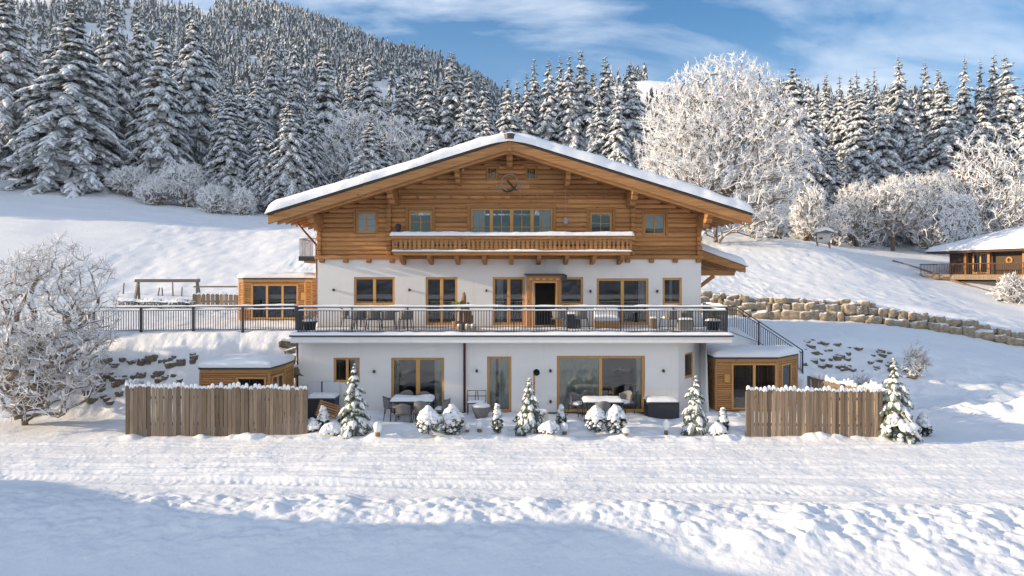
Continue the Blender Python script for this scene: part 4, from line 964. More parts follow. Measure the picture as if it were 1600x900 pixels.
b = MB(); logs(b, UX0 + .02, UX1 - .02, ZL + .12, zg, UY, holes, .21, seed=1, ztop=True)
b.build('log_wall', M['log'], chalet)
b = MB(); logs(b, UX0, UX1, zg + .02, 10.72, UY - .07, gh, .21, seed=2, ztop=True); b.build('gable_wall', M['log'], chalet)
# log storey sides, back, and lining behind the boards
b = MB()
for xx in (UX0 + .02, UX1 - .18): b.box(xx, xx + .16, UY + .17, 37.5, ZL, roof_z(xx + .08) - .36)
b.box(UX0 + .2, UX1 - .2, 37.3, 37.46, ZL, 8.2)
b.build('side_wall', M['logy'], chalet)
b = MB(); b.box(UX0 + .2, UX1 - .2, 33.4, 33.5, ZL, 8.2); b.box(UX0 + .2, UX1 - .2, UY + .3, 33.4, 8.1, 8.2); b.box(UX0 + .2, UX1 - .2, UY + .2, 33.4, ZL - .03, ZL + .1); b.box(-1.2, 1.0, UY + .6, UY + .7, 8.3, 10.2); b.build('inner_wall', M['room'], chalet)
# sill beam, ledge with pegs
b = MB(); b.box(UX0 - .10, UX1 + .10, UY - .14, UY + .16, ZL - .06, ZL + .118); b.build('sill_beam', M['beam'], chalet, bevel=.02)
b = MB(); b.box(X(617, UY), X(980, UY), UY - .16, UY - .03, zg - .02, zg + .03); led = b.build('ledge', M['log'], chalet, bevel=.01)
for i in range(14):
    pg = MB(); xx = X(626 + i * 26.7, UY); pg.tube([(xx, UY - .10, zg - .12), (xx, UY + .01, zg - .12)], [.055, .07], 8); pg.box(xx - .045, xx + .045, UY - .12, UY + .01, zg - .095, zg - .022); pg.build('peg', M['logy'], led)
# corbels under the log storey
for px in (504, 541, 577, 613, 980, 1017, 1054, 1090):
    xx = X(px, UY); t_ = MB(); t_.prism([(UY + .05, ZL - .062), (UY - .26, ZL - .062), (UY - .26, ZL - .14), (UY - .20, ZL - .20), (UY + .05, ZL - .22)], xx - .10, xx + .10, plane='yz'); t_.build('corbel', M['logy'], chalet, bevel=.012)
# log ends: corners and cross walls
for xx, zt in ((UX0 + .10, 8.05), (X(608.5, UY), 8.85), (X(988.5, UY), 8.85), (UX1 - .10, 8.05)):
    t_ = MB(); z = ZL + .12; i = 0; rg = random.Random(int(xx * 10))
    t_.box(xx - .06, xx + .06, UY - .05, UY + .1, ZL + .12, zt)
    while z < zt:
        h = .205; o_ = (.16, .24)[i % 2] + rg.uniform(-.02, .02); w = (.09, .11)[i % 2]
        t_.box(xx - w, xx + w, UY - o_, UY + .05, z + .006, z + h - .006); z += h; i += 1
    t_.build('log_ends', M['logy'], chalet, bevel=.018)
# windows of the timber storey
window(chalet, *holes[0], UY + .0, 1, .075, muntin=(2, 3), curtain=None, depth=.1)
b = MB(); b.box(holes[0][0] + .06, holes[0][1] - .06, UY + .15, UY + .16, holes[0][2], holes[0][3]); b.build('blind', M['blind'], chalet)
window(chalet, *holes[1], UY, 1, .11, muntin=(2, 3), depth=.1)
window(chalet, *holes[2], UY, 4, .10, muntin=(2, 2), depth=.1, mull=.15, curtain=[(X(739, UY), X(757, UY), 'gauze'), (X(843, UY), X(860, UY), 'gauze')])
window(chalet, *holes[3], UY, 1, .11, muntin=(2, 3), depth=.1)
window(chalet, *holes[4], UY, 1, .075, muntin=(2, 3), depth=.1)
b = MB(); b.box(holes[4][0] + .06, holes[4][1] - .06, UY + .15, UY + .16, holes[4][2] + .3, holes[4][3]); b.build('blind', M['blind'], chalet)
for g_ in gh: window(chalet, *g_, UY - .07, 1, .06, muntin=(4, 1), depth=.1, name='gable_window')
# casings
for (a, b_, c, d), e in ((holes[0], .10), (holes[1], .13), (holes[2], .14), (holes[3], .12), (holes[4], .10)):
    t_ = MB(); t_.box(a - e, a, UY - .055, UY + .03, c - .05, d + e); t_.box(b_, b_ + e, UY - .055, UY + .03, c - .05, d + e); t_.box(a, b_, UY - .053, UY + .03, d, d + e); t_.box(a - e - .03, b_ + e + .03, UY - .075, UY + .03, d + e, d + e + .05); t_.build('casing', M['log'], chalet, bevel=.008)
for (a, b_, c, d) in gh:
    e = .07; t_ = MB(); t_.box(a - e, a, UY - .11, UY - .03, c - e, d + e); t_.box(b_, b_ + e, UY - .11, UY - .03, c - e, d + e); t_.box(a, b_, UY - .108, UY - .03, d, d + e); t_.box(a, b_, UY - .108, UY - .03, c - e, c); t_.box(a - e - .05, b_ + e + .05, UY - .12, UY - .03, d + e, d + e + .04); t_.build('casing', M['log'], chalet, bevel=.008)

# roof ---------------------------------------------------------------------------
RY0, RY1 = 28.0, 38.4; RXL, RXR = -10.03, 9.84
def slope_poly(x0, x1, top, bot): return [(x0, roof_z(x0) - bot), (x1, roof_z(x1) - bot), (x1, roof_z(x1) - top), (x0, roof_z(x0) - top)]
b = MB()
for x0, x1 in ((RXL, HX), (HX, RXR)): b.prism(slope_poly(x0, x1, .03, .11), RY0 + .14, RY1)
roof = b.build('roof', M['logy'], chalet)
b = MB()
for x0, x1 in ((RXL - .03, HX), (HX, RXR + .03)): b.prism(slope_poly(x0, x1, -.03, .028), RY0 - .05, RY1 + .05)
b.build('roof_edge', M['zinc'], roof)
b = MB()
for x0, x1 in ((RXL, HX), (HX, RXR)): b.prism(slope_poly(x0, x1, .03, .40), RY0, RY0 + .13)
b.build('bargeboard', M['beam'], roof, bevel=.02)
b = MB()
for x0, x1 in ((RXL + .35, HX), (HX, RXR - .35)): b.prism(slope_poly(x0, x1, .26, .52), RY0 + .135, RY0 + .24)
b.build('inner_bargeboard', M['log'], roof, bevel=.015)
b = MB(); b.box(HX - .09, HX + .09, RY0 - .03, RY0 + .1, roof_z(HX) - .47, roof_z(HX) - .06); b.build('ridge_block', M['logz'], roof, bevel=.015)
i = 0; y = RY0 + .45
while y < RY1 - .2:
    t_ = MB()
    for x0, x1 in ((RXL + .1, HX), (HX, RXR - .1)): t_.prism(slope_poly(x0, x1, .112, .30), y, y + .15)
    t_.build('rafter', M['log'], roof, bevel=.01); y += .72 if y < 31 else .95
b = MB(); b.tube([(HX, RY0 + .02, roof_z(HX) + .02), (HX, RY0 + .02, roof_z(HX) + .22), (HX, RY0 + .02, roof_z(HX) + .25)], [.24, .25, .15], 16); b.build('ridge_cap', M['zinc'], roof)
# purlins with carved corbels
for xx, big in ((HX, 1), (X(714, 28.6), 0), (X(888, 28.6), 0), (X(611, 28.8), 1), (X(990, 28.8), 1), (X(493, 29.2), 1), (X(1101, 29.2), 1)):
    zt = roof_z(xx) - .31 - (.06 if xx != HX else 0.02); w = .13 if big else .10; t_ = MB(); y0 = RY0 + .28
    for (a, e, f_) in ((y0, .0, .22), (y0 + .22, .22, .42), (y0 + .62, .42, .60)):
        t_.prism([(UY + .1, zt - f_), (a + .10, zt - f_), (a + .03, zt - f_ + .05), (a, zt - f_ + .11), (a, zt - e), (UY + .1, zt - e)], xx - w, xx + w, plane='yz')
    t_.build('purlin', M['logy'], roof, bevel=.015)
for xx in (-8.35, -5.3, -2.4, HX, 2.2, 5.1, 8.15):
    t_ = MB(); t_.box(xx - .11, xx + .11, UY + .11, RY1 - .3, roof_z(xx) - .66, roof_z(xx) - .36); t_.build('purlin', M['logy'], roof)
# snow on the roof
b = MB(); n = 150; ny = 46; V = []; F = []
xs_ = np.linspace(RXL - .10, RXR + .10, n); yl = np.concatenate([[RY0 - .10, RY0 - .09, RY0 - .05, RY0 + .02, RY0 + .14], np.linspace(RY0 + .3, RY1 + .1, ny - 5)])
for j, y in enumerate(yl):
    for i, x in enumerate(xs_):
        e = min(x - xs_[0], xs_[-1] - x); k = math.sqrt(max(0, 1 - (1 - min(1, e / .42)) ** 2)); k2 = (0, .42, .72, .93, 1)[j] if j < 5 else 1
        nn = .12 * float(fbm(x * .55, y * .4, 3, 4)) + .06 * float(fbm(x * 2.0, y * 1.8, 2, 9))
        V.append((x, y + ((.10 * float(vnoise(x * 1.1, 0, 5)) + .07 * float(vnoise(x * 3.1, j * .9, 6))) * (1 if j else .4) if j < 5 else 0), roof_z(x) + .032 + (.44 + nn) * (.06 + .94 * k) * (.05 + .95 * k2) - .10 * math.exp(-((x - HX) / .5) ** 2)))
for j in range(len(yl) - 1):
    for i in range(n - 1): a = j * n + i; F.append((a, a + 1, a + n + 1, a + n))
b.add(V, F); b.build('roof_snow', M['snow'], roof, smooth=True)
# little antennas / cameras under the verge
for px, py in ((722, 265), (882, 265)): t_ = MB(); x = X(px, 29.9); t_.tube([(x, 29.9, Z(py, 29.9)), (x + .05, 29.7, Z(py, 29.9) - .05)], [.05, .06], 8); t_.build('floodlight', M['lightmetal'], chalet)
# round wrought emblem: ring with a curved stroke
e_ = MB(); ex, ez, ey, er = HX + .0, Z(285, 29.85), UY - .16, .36
e_.tube([(ex + er * math.cos(a), ey, ez + er * math.sin(a)) for a in np.linspace(0, 2 * math.pi, 40)], .02, 5, cap=False)
ring = e_.build('emblem', M['lightmetal'], chalet)
e_ = MB()
e_.tube([(ex - .06, ey - .02, ez + .13), (ex - .09, ey - .02, ez + .05), (ex + .05, ey - .02, ez - .10), (ex + .17, ey - .02, ez - .25), (ex + .33, ey - .02, ez - .38)], [.015, .04, .045, .04, .012], 6)
e_.tube([(ex + .34, ey - .025, ez - .06), (ex + .22, ey - .025, ez - .26), (ex + .05, ey - .025, ez - .38), (ex - .15, ey - .025, ez - .40), (ex - .32, ey - .025, ez - .34)], [.012, .035, .045, .04, .012], 6)
e_.build('stroke', M['metal'], ring)
for sgn in (-1, 1): e_ = MB(); e_.tube([(ex + sgn * (.38 + .05 * t), ey, ez - .18 + .09 * math.sin(t * 2.2)) for t in np.linspace(0, 6, 22)], .012, 4); e_.build('scroll', M['lightmetal'], ring)
# hanging lantern on its chain, and a lamp at the left
t_ = MB(); x = X(884, 29.7); t_.tube([(x, 29.7, roof_z(x) - .9), (x, 29.7, Z(336, 29.7))], .008, 4); t_.lathe([(.02, .30), (.12, .22), (.11, .2), (.09, .02), (.05, -.02)], (x, 29.7, Z(350, 29.7)), 8); t_.box(x - .3, x + .3, 29.69, 29.72, Z(347, 29.7), Z(347, 29.7) + .02); t_.build('hanging_lantern', M['lightmetal'], chalet)
t_ = MB(); x = X(622, 29.6); t_.lathe([(.02, .25), (.14, .18), (.12, .12), (.10, -.05), (.04, -.09)], (x, 29.62, Z(358, 29.6)), 8); t_.tube([(x, 29.62, Z(352, 29.6)), (x, 29.98, Z(351, 29.6))], .02, 5); t_.build('lantern', M['metal'], chalet)

# front balcony --------------------------------------------------------------------
BY = 28.62; bx0, bx1 = X(612, BY), X(988, BY)
b = MB(); b.box(bx0 + .06, bx1 - .06, BY + .05, UY - .15, Z(398, BY), Z(392.5, BY)); bal = b.build('balcony', M['logy'], chalet)
b = MB(); b.box(bx0 + .1, bx1 - .1, BY - .0, BY + .048, Z(399, BY), Z(393, BY)); b.build('floor_edge', M['beam'], bal, bevel=.01)
b = MB(); b.box(bx0 - .02, bx1 + .02, BY - .06, BY + .16, Z(374, BY), Z(368.5, BY)); b.box(bx0 - .02, bx0 + .14, BY + .162, UY - .02, Z(374, BY), Z(368.5, BY)); b.box(bx1 - .14, bx1 + .02, BY + .162, UY - .02, Z(374, BY), Z(368.5, BY)); b.build('handrail', M['beam'], bal, bevel=.015)
n = 52; w = (bx1 - bx0 - .2) / n; zb, zt = Z(392.4, BY), Z(373.8, BY); rg = random.Random(4)
for i in range(n):                                            # sawn baluster boards: waisted outline, every second pair leaves a figured gap
    t_ = MB(); xa = bx0 + .1 + i * w; xb = xa + w * .94; h = zt - zb; q = w * (.40 if i % 3 == 0 else .22)
    prof = [(0, 0), (0, .18), (q, .28), (q * .3, .40), (q, .52), (q * .3, .64), (q, .74), (0, .84), (0, 1)]
    poly = [(xa + p, zb + h * v) for p, v in prof] + [(xb - p, zb + h * v) for p, v in reversed(prof)]
    j = rg.uniform(0, .012); t_.prism(poly[::-1], BY + .03 + j, BY + .06 + j); t_.build('baluster', M['logz'], bal)
b = MB(); b.box(bx0 + .05, bx1 - .05, BY + .10, BY + .13, zb + .1, zb + .17); b.box(bx0 + .05, bx1 - .05, BY + .10, BY + .13, zt - .14, zt - .08); b.build('crossrail', M['log'], bal)
for xx in (bx0 + .05, bx1 - .05): b = MB(); b.box(xx - .06, xx + .06, BY + .13, UY - .1, zb, zt); b.build('side_panel', M['logy'], bal)
b = MB(); V0 = Z(368.5, BY)
snow_slab(b, bx0 - .08, bx1 + .08, BY - .13, BY + .26, lambda x, y: V0, .17, 150, 9, 8, .09, .05); b.build('snow', M['snow'], bal, smooth=True); b = MB(); snow_slab(b, bx0 + .0, bx1 - .0, BY - .10, BY + .045, lambda x, y: Z(393, BY), .07, 170, 5, 12, .05, .05); b.build('snow', M['snow'], bal, smooth=True)
for k, px in enumerate((628, 672, 714.5, 757, 799, 842, 885, 927, 970)):
    xx = X(px, 29.3); zt_ = Z(398.3, BY); t_ = MB()
    t_.prism([(UY - .02, zt_), (BY + .12, zt_), (BY + .12, zt_ - .10), (BY + .24, zt_ - .17), (BY + .34, zt_ - .15), (BY + .52, zt_ - .26), (BY + .9, zt_ - .34), (UY - .02, zt_ - .40)], xx - .085, xx + .085, plane='yz'); t_.build('bracket', M['logy'], bal, bevel=.012)
# small side balcony at the left, shed roof at the right
b = MB(); b.box(-10.1, UX0 - .01, 32.3, 34.6, Z(408, 33), Z(401, 33)); sb = b.build('side_balcony', M['metal'], chalet)
b = MB(); b.box(-9.9, UX0 - .01, 32.5, 34.5, Z(411, 33), Z(408, 33) - .003); b.build('soffit', M['logy'], sb)
b = MB(); zt = Z(375, 33); zb = Z(401, 33)
for i in range(13): xx = -10.06 + i * .125; b.box(xx - .008, xx + .008, 32.34, 32.36, zb, zt)
for i in range(18): yy = 32.34 + i * .125; b.box(-10.07, -10.05, yy - .008, yy + .008, zb, zt)
b.box(-10.09, UX0, 32.33, 32.37, zt, zt + .04); b.box(-10.09, -10.05, 32.37, 34.55, zt, zt + .04); b.build('balustrade', M['lightmetal'], sb)
b = MB(); snow_bar(b, (-10.07, 32.35, zt + .04), (UX0 - .02, 32.35, zt + .04), .08, .08, 2); b.build('snow', M['snow'], sb, smooth=True)
SXA, SXB = UX1 + .01, 10.75; sz0, sz1 = Z(386, 31.5) , Z(416, 31.5)
def sh(x): return sz0 + (sz1 - sz0) * (x - SXA) / (SXB - SXA)
b = MB(); b.prism([(SXA, sh(SXA) - .10), (SXB, sh(SXB) - .10), (SXB, sh(SXB)), (SXA, sh(SXA))], 31.5, 38); shed = b.build('shed_roof', M['logy'], chalet)
b = MB(); b.prism([(SXA, sh(SXA) - .42), (SXB, sh(SXB) - .30), (SXB, sh(SXB) + .01), (SXA, sh(SXA) + .01)], 31.38, 31.498); b.build('bargeboard', M['beam'], shed, bevel=.015)
b = MB(); y = 31.8
while y < 38: b.prism([(SXA, sh(SXA) - .30), (SXB - .05, sh(SXB) - .28), (SXB - .05, sh(SXB) - .102), (SXA, sh(SXA) - .102)], y, y + .14); y += .8
b.build('rafter', M['log'], shed)
b = MB(); b.box(SXA, SXB - .4, 31.7, 31.95, sh(9.6) - .85, sh(9.6) - .6); b.beam((SXA, 31.82, sh(9.6) - 1.7), (SXA + 1.1, 31.82, sh(9.6) - .86), .16, .16); b.build('brace', M['log'], shed, bevel=.01)
b = MB(); snow_slab(b, SXA, SXB + .1, 31.3, 38.1, lambda x, y: sh(x) + .01, .34, 26, 30, 21, .28, .05); b.build('snow', M['snow'], shed, smooth=True)
# ---------------------------------------------------------------- where a line of sight meets the ground (used to measure footprints from the photo)
_dd = np.arange(14, 72, 0.05)
def hit(px, py):
    t = terrain((px - 800) * _dd / FPX, _dd); z = CAMZ - (py - HOR) * _dd / FPX
    k = np.argmax(t >= z); d = float(_dd[k]) if (t >= z).any() else 40.0
    return ((px - 800) * d / FPX, d, gz((px - 800) * d / FPX, d))
class Face:
    """local frame of a wall: s along it, t inwards, z up"""
    def __init__(s, a, b): s.a = Vector((a[0], a[1], 0)); s.d = Vector((b[0] - a[0], b[1] - a[1], 0)); s.L = s.d.length; s.d /= s.L; s.n = Vector((-s.d.y, s.d.x, 0))
    def put(s, dst, src):
        V = []
        for p in src.v: q = s.a + s.d * p[0] + s.n * p[1]; V.append((q.x, q.y, p[2]))
        dst.add(V, src.f)
def poly_snow(mb, poly, z, th, seed=0, rim=.22):
    c = Vector((sum(p[0] for p in poly) / len(poly), sum(p[1] for p in poly) / len(poly))); P = []
    for i, p in enumerate(poly):
        q = poly[(i + 1) % len(poly)]; n = max(2, int(math.hypot(q[0] - p[0], q[1] - p[1]) / .14))
        P += [Vector((p[0] + (q[0] - p[0]) * k / n, p[1] + (q[1] - p[1]) * k / n)) for k in range(n)]
    n = len(P); V = []; F = []
    for r, (ins, h) in enumerate(((0, 0), (-.02, .35), (.03, .72), (.12, .92), (.3, 1.0), (.6, 1.06), (.9, 1.08))):
        for p in P:
            d = (c - p); l = d.length; e = p + d * min(.97, max(ins, ins / l) if ins > 0 else ins / l)
            V.append((e.x, e.y, z + h * th * (1 + .45 * float(vnoise(e.x * 1.6, e.y * 1.6, seed)) * (1 if r else 0))))
    for r in range(6):
        for i in range(n): F.append((r * n + i, r * n + (i + 1) % n, (r + 1) * n + (i + 1) % n, (r + 1) * n + i))
    F.append(tuple(6 * n + i for i in range(n))); mb.add(V, F)

# ---------------------------------------------------------------- garden cabins
def cabin(label, poly, z0, h, wins, seed, th=.28):
    """poly counter-clockwise from the front left; wins: {face: [(s0, s1, z0, z1, columns)]}"""
    c0 = (sum(p[0] for p in poly) / len(poly), sum(p[1] for p in poly) / len(poly), z0)
    e = thing('garden_cabin', label, 'cabin', c0, 'rounded timber cabins in the garden')
    n = len(poly); b = MB(); inn = MB(); trim = MB()
    for i in range(n):
        f = Face(poly[i], poly[(i + 1) % n]); ws = wins.get(i, [])
        t = MB(); logs(t, 0, f.L, z0, z0 + h - .16, 0, [(w[0], w[1], w[2], w[3]) for w in ws], .085, .05, None, seed + i, .012); f.put(b, t)
        t = MB(); t.box(-.02, f.L + .02, -.03, .04, z0 + h - .158, z0 + h - .02); t.box(-.04, .05, -.022, .05, z0, z0 + h - .162); f.put(trim, t)
        t = MB(); wall_sheet(t, .05, f.L - .05, z0, z0 + h - .1, .06, .03, [(w[0], w[1], w[2], w[3]) for w in ws]); f.put(inn, t)
        for (s0, s1, a, d, cols) in ws:
            fr = MB(); t = MB(); fw = .075; t.box(s0, s0 + fw, -.035, .05, a, d); t.box(s1 - fw, s1, -.035, .05, a, d); t.box(s0 + fw, s1 - fw, -.033, .05, d - fw, d); t.box(s0 + fw, s1 - fw, -.033, .05, a, a + fw)
            for k in range(1, cols): q = s0 + (s1 - s0) * k / cols; t.box(q - .05, q + .05, -.031, .049, a + fw, d - fw)
            f.put(fr, t); o = fr.build('glazed_door' if a < z0 + .3 else 'window', M['frame'], e, bevel=.006)
            g = MB(); t = MB(); t.add([(s0 + .05, .01, a + .05), (s1 - .05, .01, a + .05), (s1 - .05, .01, d - .05), (s0 + .05, .01, d - .05)], [(0, 1, 2, 3)]); f.put(g, t); g.build('pane', M['glass'], o)
    b.build('wall', M['larch'], e); trim.build('trim', M['larch'], e, bevel=.006); inn.build('inner_wall', M['room'], e)
    b = MB(); b.prism([(p[0] * .985 + c0[0] * .015, p[1] * .985 + c0[1] * .015) for p in poly], z0 - .3, z0 + .02, plane='xy'); b.build('floor', M['roomfloor'], e)
    ov = [(c0[0] + (p[0] - c0[0]) * 1.035, c0[1] + (p[1] - c0[1]) * 1.05) for p in poly]
    b = MB(); b.prism(ov, z0 + h - .018, z0 + h + .05, plane='xy'); r = b.build('roof', M['zinc'], e)
    b = MB(); poly_snow(b, [(c0[0] + (p[0] - c0[0]) * 1.04, c0[1] + (p[1] - c0[1]) * 1.06) for p in poly], z0 + h + .052, th, seed); b.build('roof_snow', M['snow'], r, smooth=True)
    f = Face(poly[0], poly[1])
    return e, f, z0, h
CZ = .06
x0, x1 = X(1119, 27.6), X(1215, 27.6)
e, f, z0, h = cabin('rounded larch cabin beside the right end of the chalet with two big glass doors', [(x0, 27.6), (x1, 27.6), (12.05, 28.85), (12.05, 29.72), (x0, 29.72)], CZ, 2.12,
     {0: [(X(1143, 27.6) - x0, x1 - x0 - .03, CZ + .06, CZ + 1.92, 2)], 1: [(.35, 1.25, CZ + .35, CZ + 1.85, 1)]}, 300)
b = MB(); t = MB(); t.box(.32, .56, -.06, -.015, CZ + 1.15, CZ + 1.48); f.put(b, t); b.build('sign', M['frame'], e, bevel=.01)
b = MB(); t = MB(); t.box(X(1155, 28) - x0, X(1170, 28) - x0, .9, 1.4, CZ, CZ + 1.2); t.box(.3, 3.2, 1.5, 1.9, CZ, CZ + .5); f.put(b, t); b.build('bench', M['dark'], e)
x0, x1 = X(313, 24.7), X(421, 24.7)
cabin('rounded larch cabin behind the left fence, only its upper half showing', [(x0, 24.7), (x1, 24.7), (-8.62, 25.9), (-8.62, 26.85), (x0, 26.85)], .05, 2.1,
      {0: [(X(369, 24.7) - x0, X(416, 24.7) - x0, .85, 1.86, 1)], 1: [(.15, 1.05, .5, 1.86, 2)]}, 320)
x0, x1 = X(371, 33), X(485, 33)
e, f, z0, h = cabin('larch cabin on the upper level left of the chalet, behind the railing', [(x0, 33.2), (x0 + .3, 33.0), (x1 - .25, 33.0), (x1, 33.2), (x1, 35), (x0, 35)], 3.36, 2.0,
      {1: [(X(393, 33) - x0 - .3, X(466, 33) - x0 - .3, 3.42, 5.1, 3)]}, 340, .24)
f = Face((X(371, 33) + .3, 33.0), (X(485, 33) - .25, 33.0)); b = MB(); t = MB(); t.box(X(474, 33) - x0 - .40, X(474, 33) - x0 - .20, -.06, -.015, 4.35, 4.7); f.put(b, t); b.build('sign', M['frame'], e, bevel=.01)

# ---------------------------------------------------------------- plank fences
def plank_fence(a, b, label, ha, hb, seed, bw=.138, snow=1.0, name='picket_fence'):
    rng = random.Random(seed); f = Face(a, b); c = MB(); sn = MB(); rl = MB(); L = f.L; n = int(L / bw); t = MB(); q = MB()
    za, zb = gz(*a), gz(*b)
    for i in range(n):
        s = L * (i + .5) / n; w = bw * rng.uniform(.43, .49); k = i / max(1, n - 1); zg = za + (zb - za) * k - .15; h = zg + .15 + ha + (hb - ha) * k + rng.uniform(-.035, .035); o = (0, .014)[i % 2] + rng.uniform(-.008, .008); p = .085 + rng.uniform(-.015, .015); tl = rng.uniform(-.008, .008)
        t.prism([(s - w, zg), (s + w, zg), (s + w + tl, h - p), (s + tl, h), (s - w + tl, h - p)], o, o + .024)
        # snow clinging to the point of the board and filling the notch
        u = w * 1.02; hh = (.015 + .10 * rng.random() ** 1.4 + .05 * float(vnoise(s * .9, seed * 3.3, 2))) * snow
        if rng.random() < .96: q.prism([(s - u + tl, h - p - .012), (s + tl - .004, h - .035), (s + u + tl, h - p - .012), (s + u * .98 + tl, h - p * .2 + hh * .5), (s + u * .45 + tl, h + hh), (s + tl - u * .3, h + hh * 1.12), (s - u * .98 + tl, h - p * .1 + hh * .45)], o - .028, o + .055)
    f.put(c, t)
    f.put(sn, q)
    e = thing(name, label, 'fence', (*a, za), 'weathered plank fences around the cabins')
    c.build('boards', M['grey_wood'], e, bevel=.004); sn.build('snow', M['snow'], e, bevel=.018)
    for hz in (.35, 1.25):
        t = MB(); t.box(.05, L - .05, .055, .11, min(za, zb) + hz, min(za, zb) + hz + .09); r = MB(); f.put(r, t); r.build('rail', M['grey_beam'], e)
    k = max(2, int(L / 1.9) + 1)
    for i in range(k):
        s = .08 + (L - .16) * i / (k - 1); t = MB(); t.box(s - .05, s + .05, .112, .21, min(za, zb) - .3, za + (zb - za) * s / L + ha * .92); r = MB(); f.put(r, t); r.build('post', M['grey_beam'], e)
    return e
plank_fence((X(195, 23.1), 23.1), (X(480, 23.55), 23.55), 'long weathered plank fence in front of the left cabin', 1.72, 1.60, 1)
plank_fence((X(1166, 23.25), 23.25), (X(1380, 22.95), 22.95), 'weathered plank fence in front of the right cabin', 1.62, 1.56, 2)
plank_fence((12.62, 23.05), (12.25, 27.9), 'plank fence with thick snow running back beside the right cabin', 1.50, 1.36, 3, snow=1.7)
plank_fence((-13.3, 24.6), (X(195, 23.1) - .02, 23.14), 'short plank fence return at the left end of the long fence', 1.72, 1.70, 4, snow=1.6)

# ---------------------------------------------------------------- metal railings
def railing(label, pts, posts, hgt_, mat, bal=.105, group=None, toprail=.05, snow=True, second=.12, name='metal_railing', seed=0, pw=.05):
    """pts: polyline of base points; posts: fractions along it"""
    P = [Vector(p) for p in pts]; seg = [(P[i + 1] - P[i]).length for i in range(len(P) - 1)]; T = sum(seg)
    def pt(s):
        s = max(0, min(T, s)); i = 0
        while i < len(seg) - 1 and s > seg[i]: s -= seg[i]; i += 1
        return P[i] + (P[i + 1] - P[i]) * (s / seg[i])
    e = thing(name, label, 'railing', pts[0], group); S_ = [T * q for q in posts]; zu = Vector((0, 0, 1))
    for s in S_: t = MB(); p = pt(s); t.box(p.x - pw / 2, p.x + pw / 2, p.y - pw / 2, p.y + pw / 2, p.z - .05, p.z + hgt_); t.build('post', M[mat], e)
    t = MB(); t2 = MB(); sn = MB(); s2 = MB()
    brk = sorted({0.0, T, *[sum(seg[:i]) for i in range(1, len(seg))]})
    for a, b in zip(brk[:-1], brk[1:]):
        pa, pb = pt(a + 1e-4), pt(b - 1e-4); t.beam(pa + zu * (hgt_ + .02), pb + zu * (hgt_ + .02), .055, .04); t2.beam(pa + zu * (hgt_ - second), pb + zu * (hgt_ - second), .035, .03)
        if snow: snow_bar(sn, pa + zu * (hgt_ + .04), pb + zu * (hgt_ + .04), .085, .075, seed + int(a)); snow_bar(s2, pa + zu * (hgt_ - second + .015), pb + zu * (hgt_ - second + .015), .05, .05, seed + 5 + int(a))
    t.build('handrail', M[mat], e); t2.build('lower_rail', M[mat], e)
    if snow: sn.build('snow', M['snow'], e, smooth=True); s2.build('lower_snow', M['snow'], e, smooth=True)
    for a, b in zip(S_[:-1], S_[1:]):
        t = MB(); n = max(2, int((b - a) / bal)); pa, pb = pt(a), pt(b)
        t.beam(pa + zu * .09, pb + zu * .09, .03, .025)
        for i in range(1, n): p = pt(a + (b - a) * i / n); t.box(p.x - .011, p.x + .011, p.y - .011, p.y + .011, p.z + .1, p.z + hgt_ - second)
        t.build('baluster_panel', M[mat], e)
    return e
RYT = 26.52; L0, L1 = X(466, RYT), X(1135, RYT)
railing('dark metal railing topped with snow along the whole front of the chalet terrace', [(L0, RYT, 3.26), (L1, RYT, 3.26)], [(p - 466) / 669 for p in (466, 550, 637, 722, 803, 886, 970, 1052, 1135)], 1.02, 'metal', .105, seed=2)
railing('dark metal railing closing the short right end of the chalet terrace', [(L1 + .04, RYT + .06, 3.26), (L1 + .06, 29.9, 3.26)], [0, .5, 1], 1.02, 'metal', seed=4)
railing('metal railing with pale balusters along the edge of the snowy bank left of the chalet', [(X(120, 29.1), 29.3, 3.06), (X(463, 28.9), 28.9, 3.17)], [(p - 120) / 343 for p in (120, 142, 218, 301, 379, 463)], 1.05, 'metal', .105, seed=6, pw=.09)
a0 = X(1141, 30.5); stair = railing('dark metal stair railing slanting down the bank behind the right cabin', [(L1 + .1, 29.95, 3.22), (a0 + .3, 30.5, 3.1), (X(1254, 30.6), 30.6, gz(X(1254, 30.6), 30.6))], [0, .12, .55, 1], 1.0, 'metal', .115, snow=False, seed=8, pw=.06)
t = MB(); t.box(X(463, 26.9), X(474, 26.9), 26.86, 26.92, 3.3, 4.33); o = t.build('screen_panel', M['dark'], None, origin=(X(468, 26.9), 26.9, 3.3), bevel=.01); tag(o, 'narrow dark upright panel at the left end of the terrace railing', 'panel')
# ---------------------------------------------------------------- boulders
def boulder_mesh(seed, sq):
    R = np.random.RandomState(seed); n = 7; V = []; F = []; idx = {}
    def vid(p):
        k = tuple(np.round(p, 5))
        if k not in idx:
            idx[k] = len(V); c = np.array(p); sp = c / np.linalg.norm(c); q = c * sq + sp * (1 - sq); q = q * (1 + .26 * float(fbm(q[0] * 1.6 + seed, q[1] * 1.6 + q[2] * 1.3, 3, seed % 13))) ; q[2] *= 1 + .05 * float(vnoise(q[0] * 2, q[1] * 2, seed)); V.append(tuple(q))
        return idx[k]
    g = np.linspace(-1, 1, n)
    for ax in range(3):
        for sg in (-1, 1):
            for i in range(n - 1):
                for j in range(n - 1):
                    qs = []
                    for (a, b) in ((i, j), (i + 1, j), (i + 1, j + 1), (i, j + 1)):
                        p = [0, 0, 0]; p[ax] = sg; p[(ax + 1) % 3] = g[a]; p[(ax + 2) % 3] = g[b]; qs.append(vid(p))
                    F.append(tuple(qs if sg > 0 else qs[::-1]))
    me = bpy.data.meshes.new('boulder'); me.from_pydata(V, [], F); me.polygons.foreach_set('use_smooth', np.ones(len(F), dtype=bool)); me.update(); return me
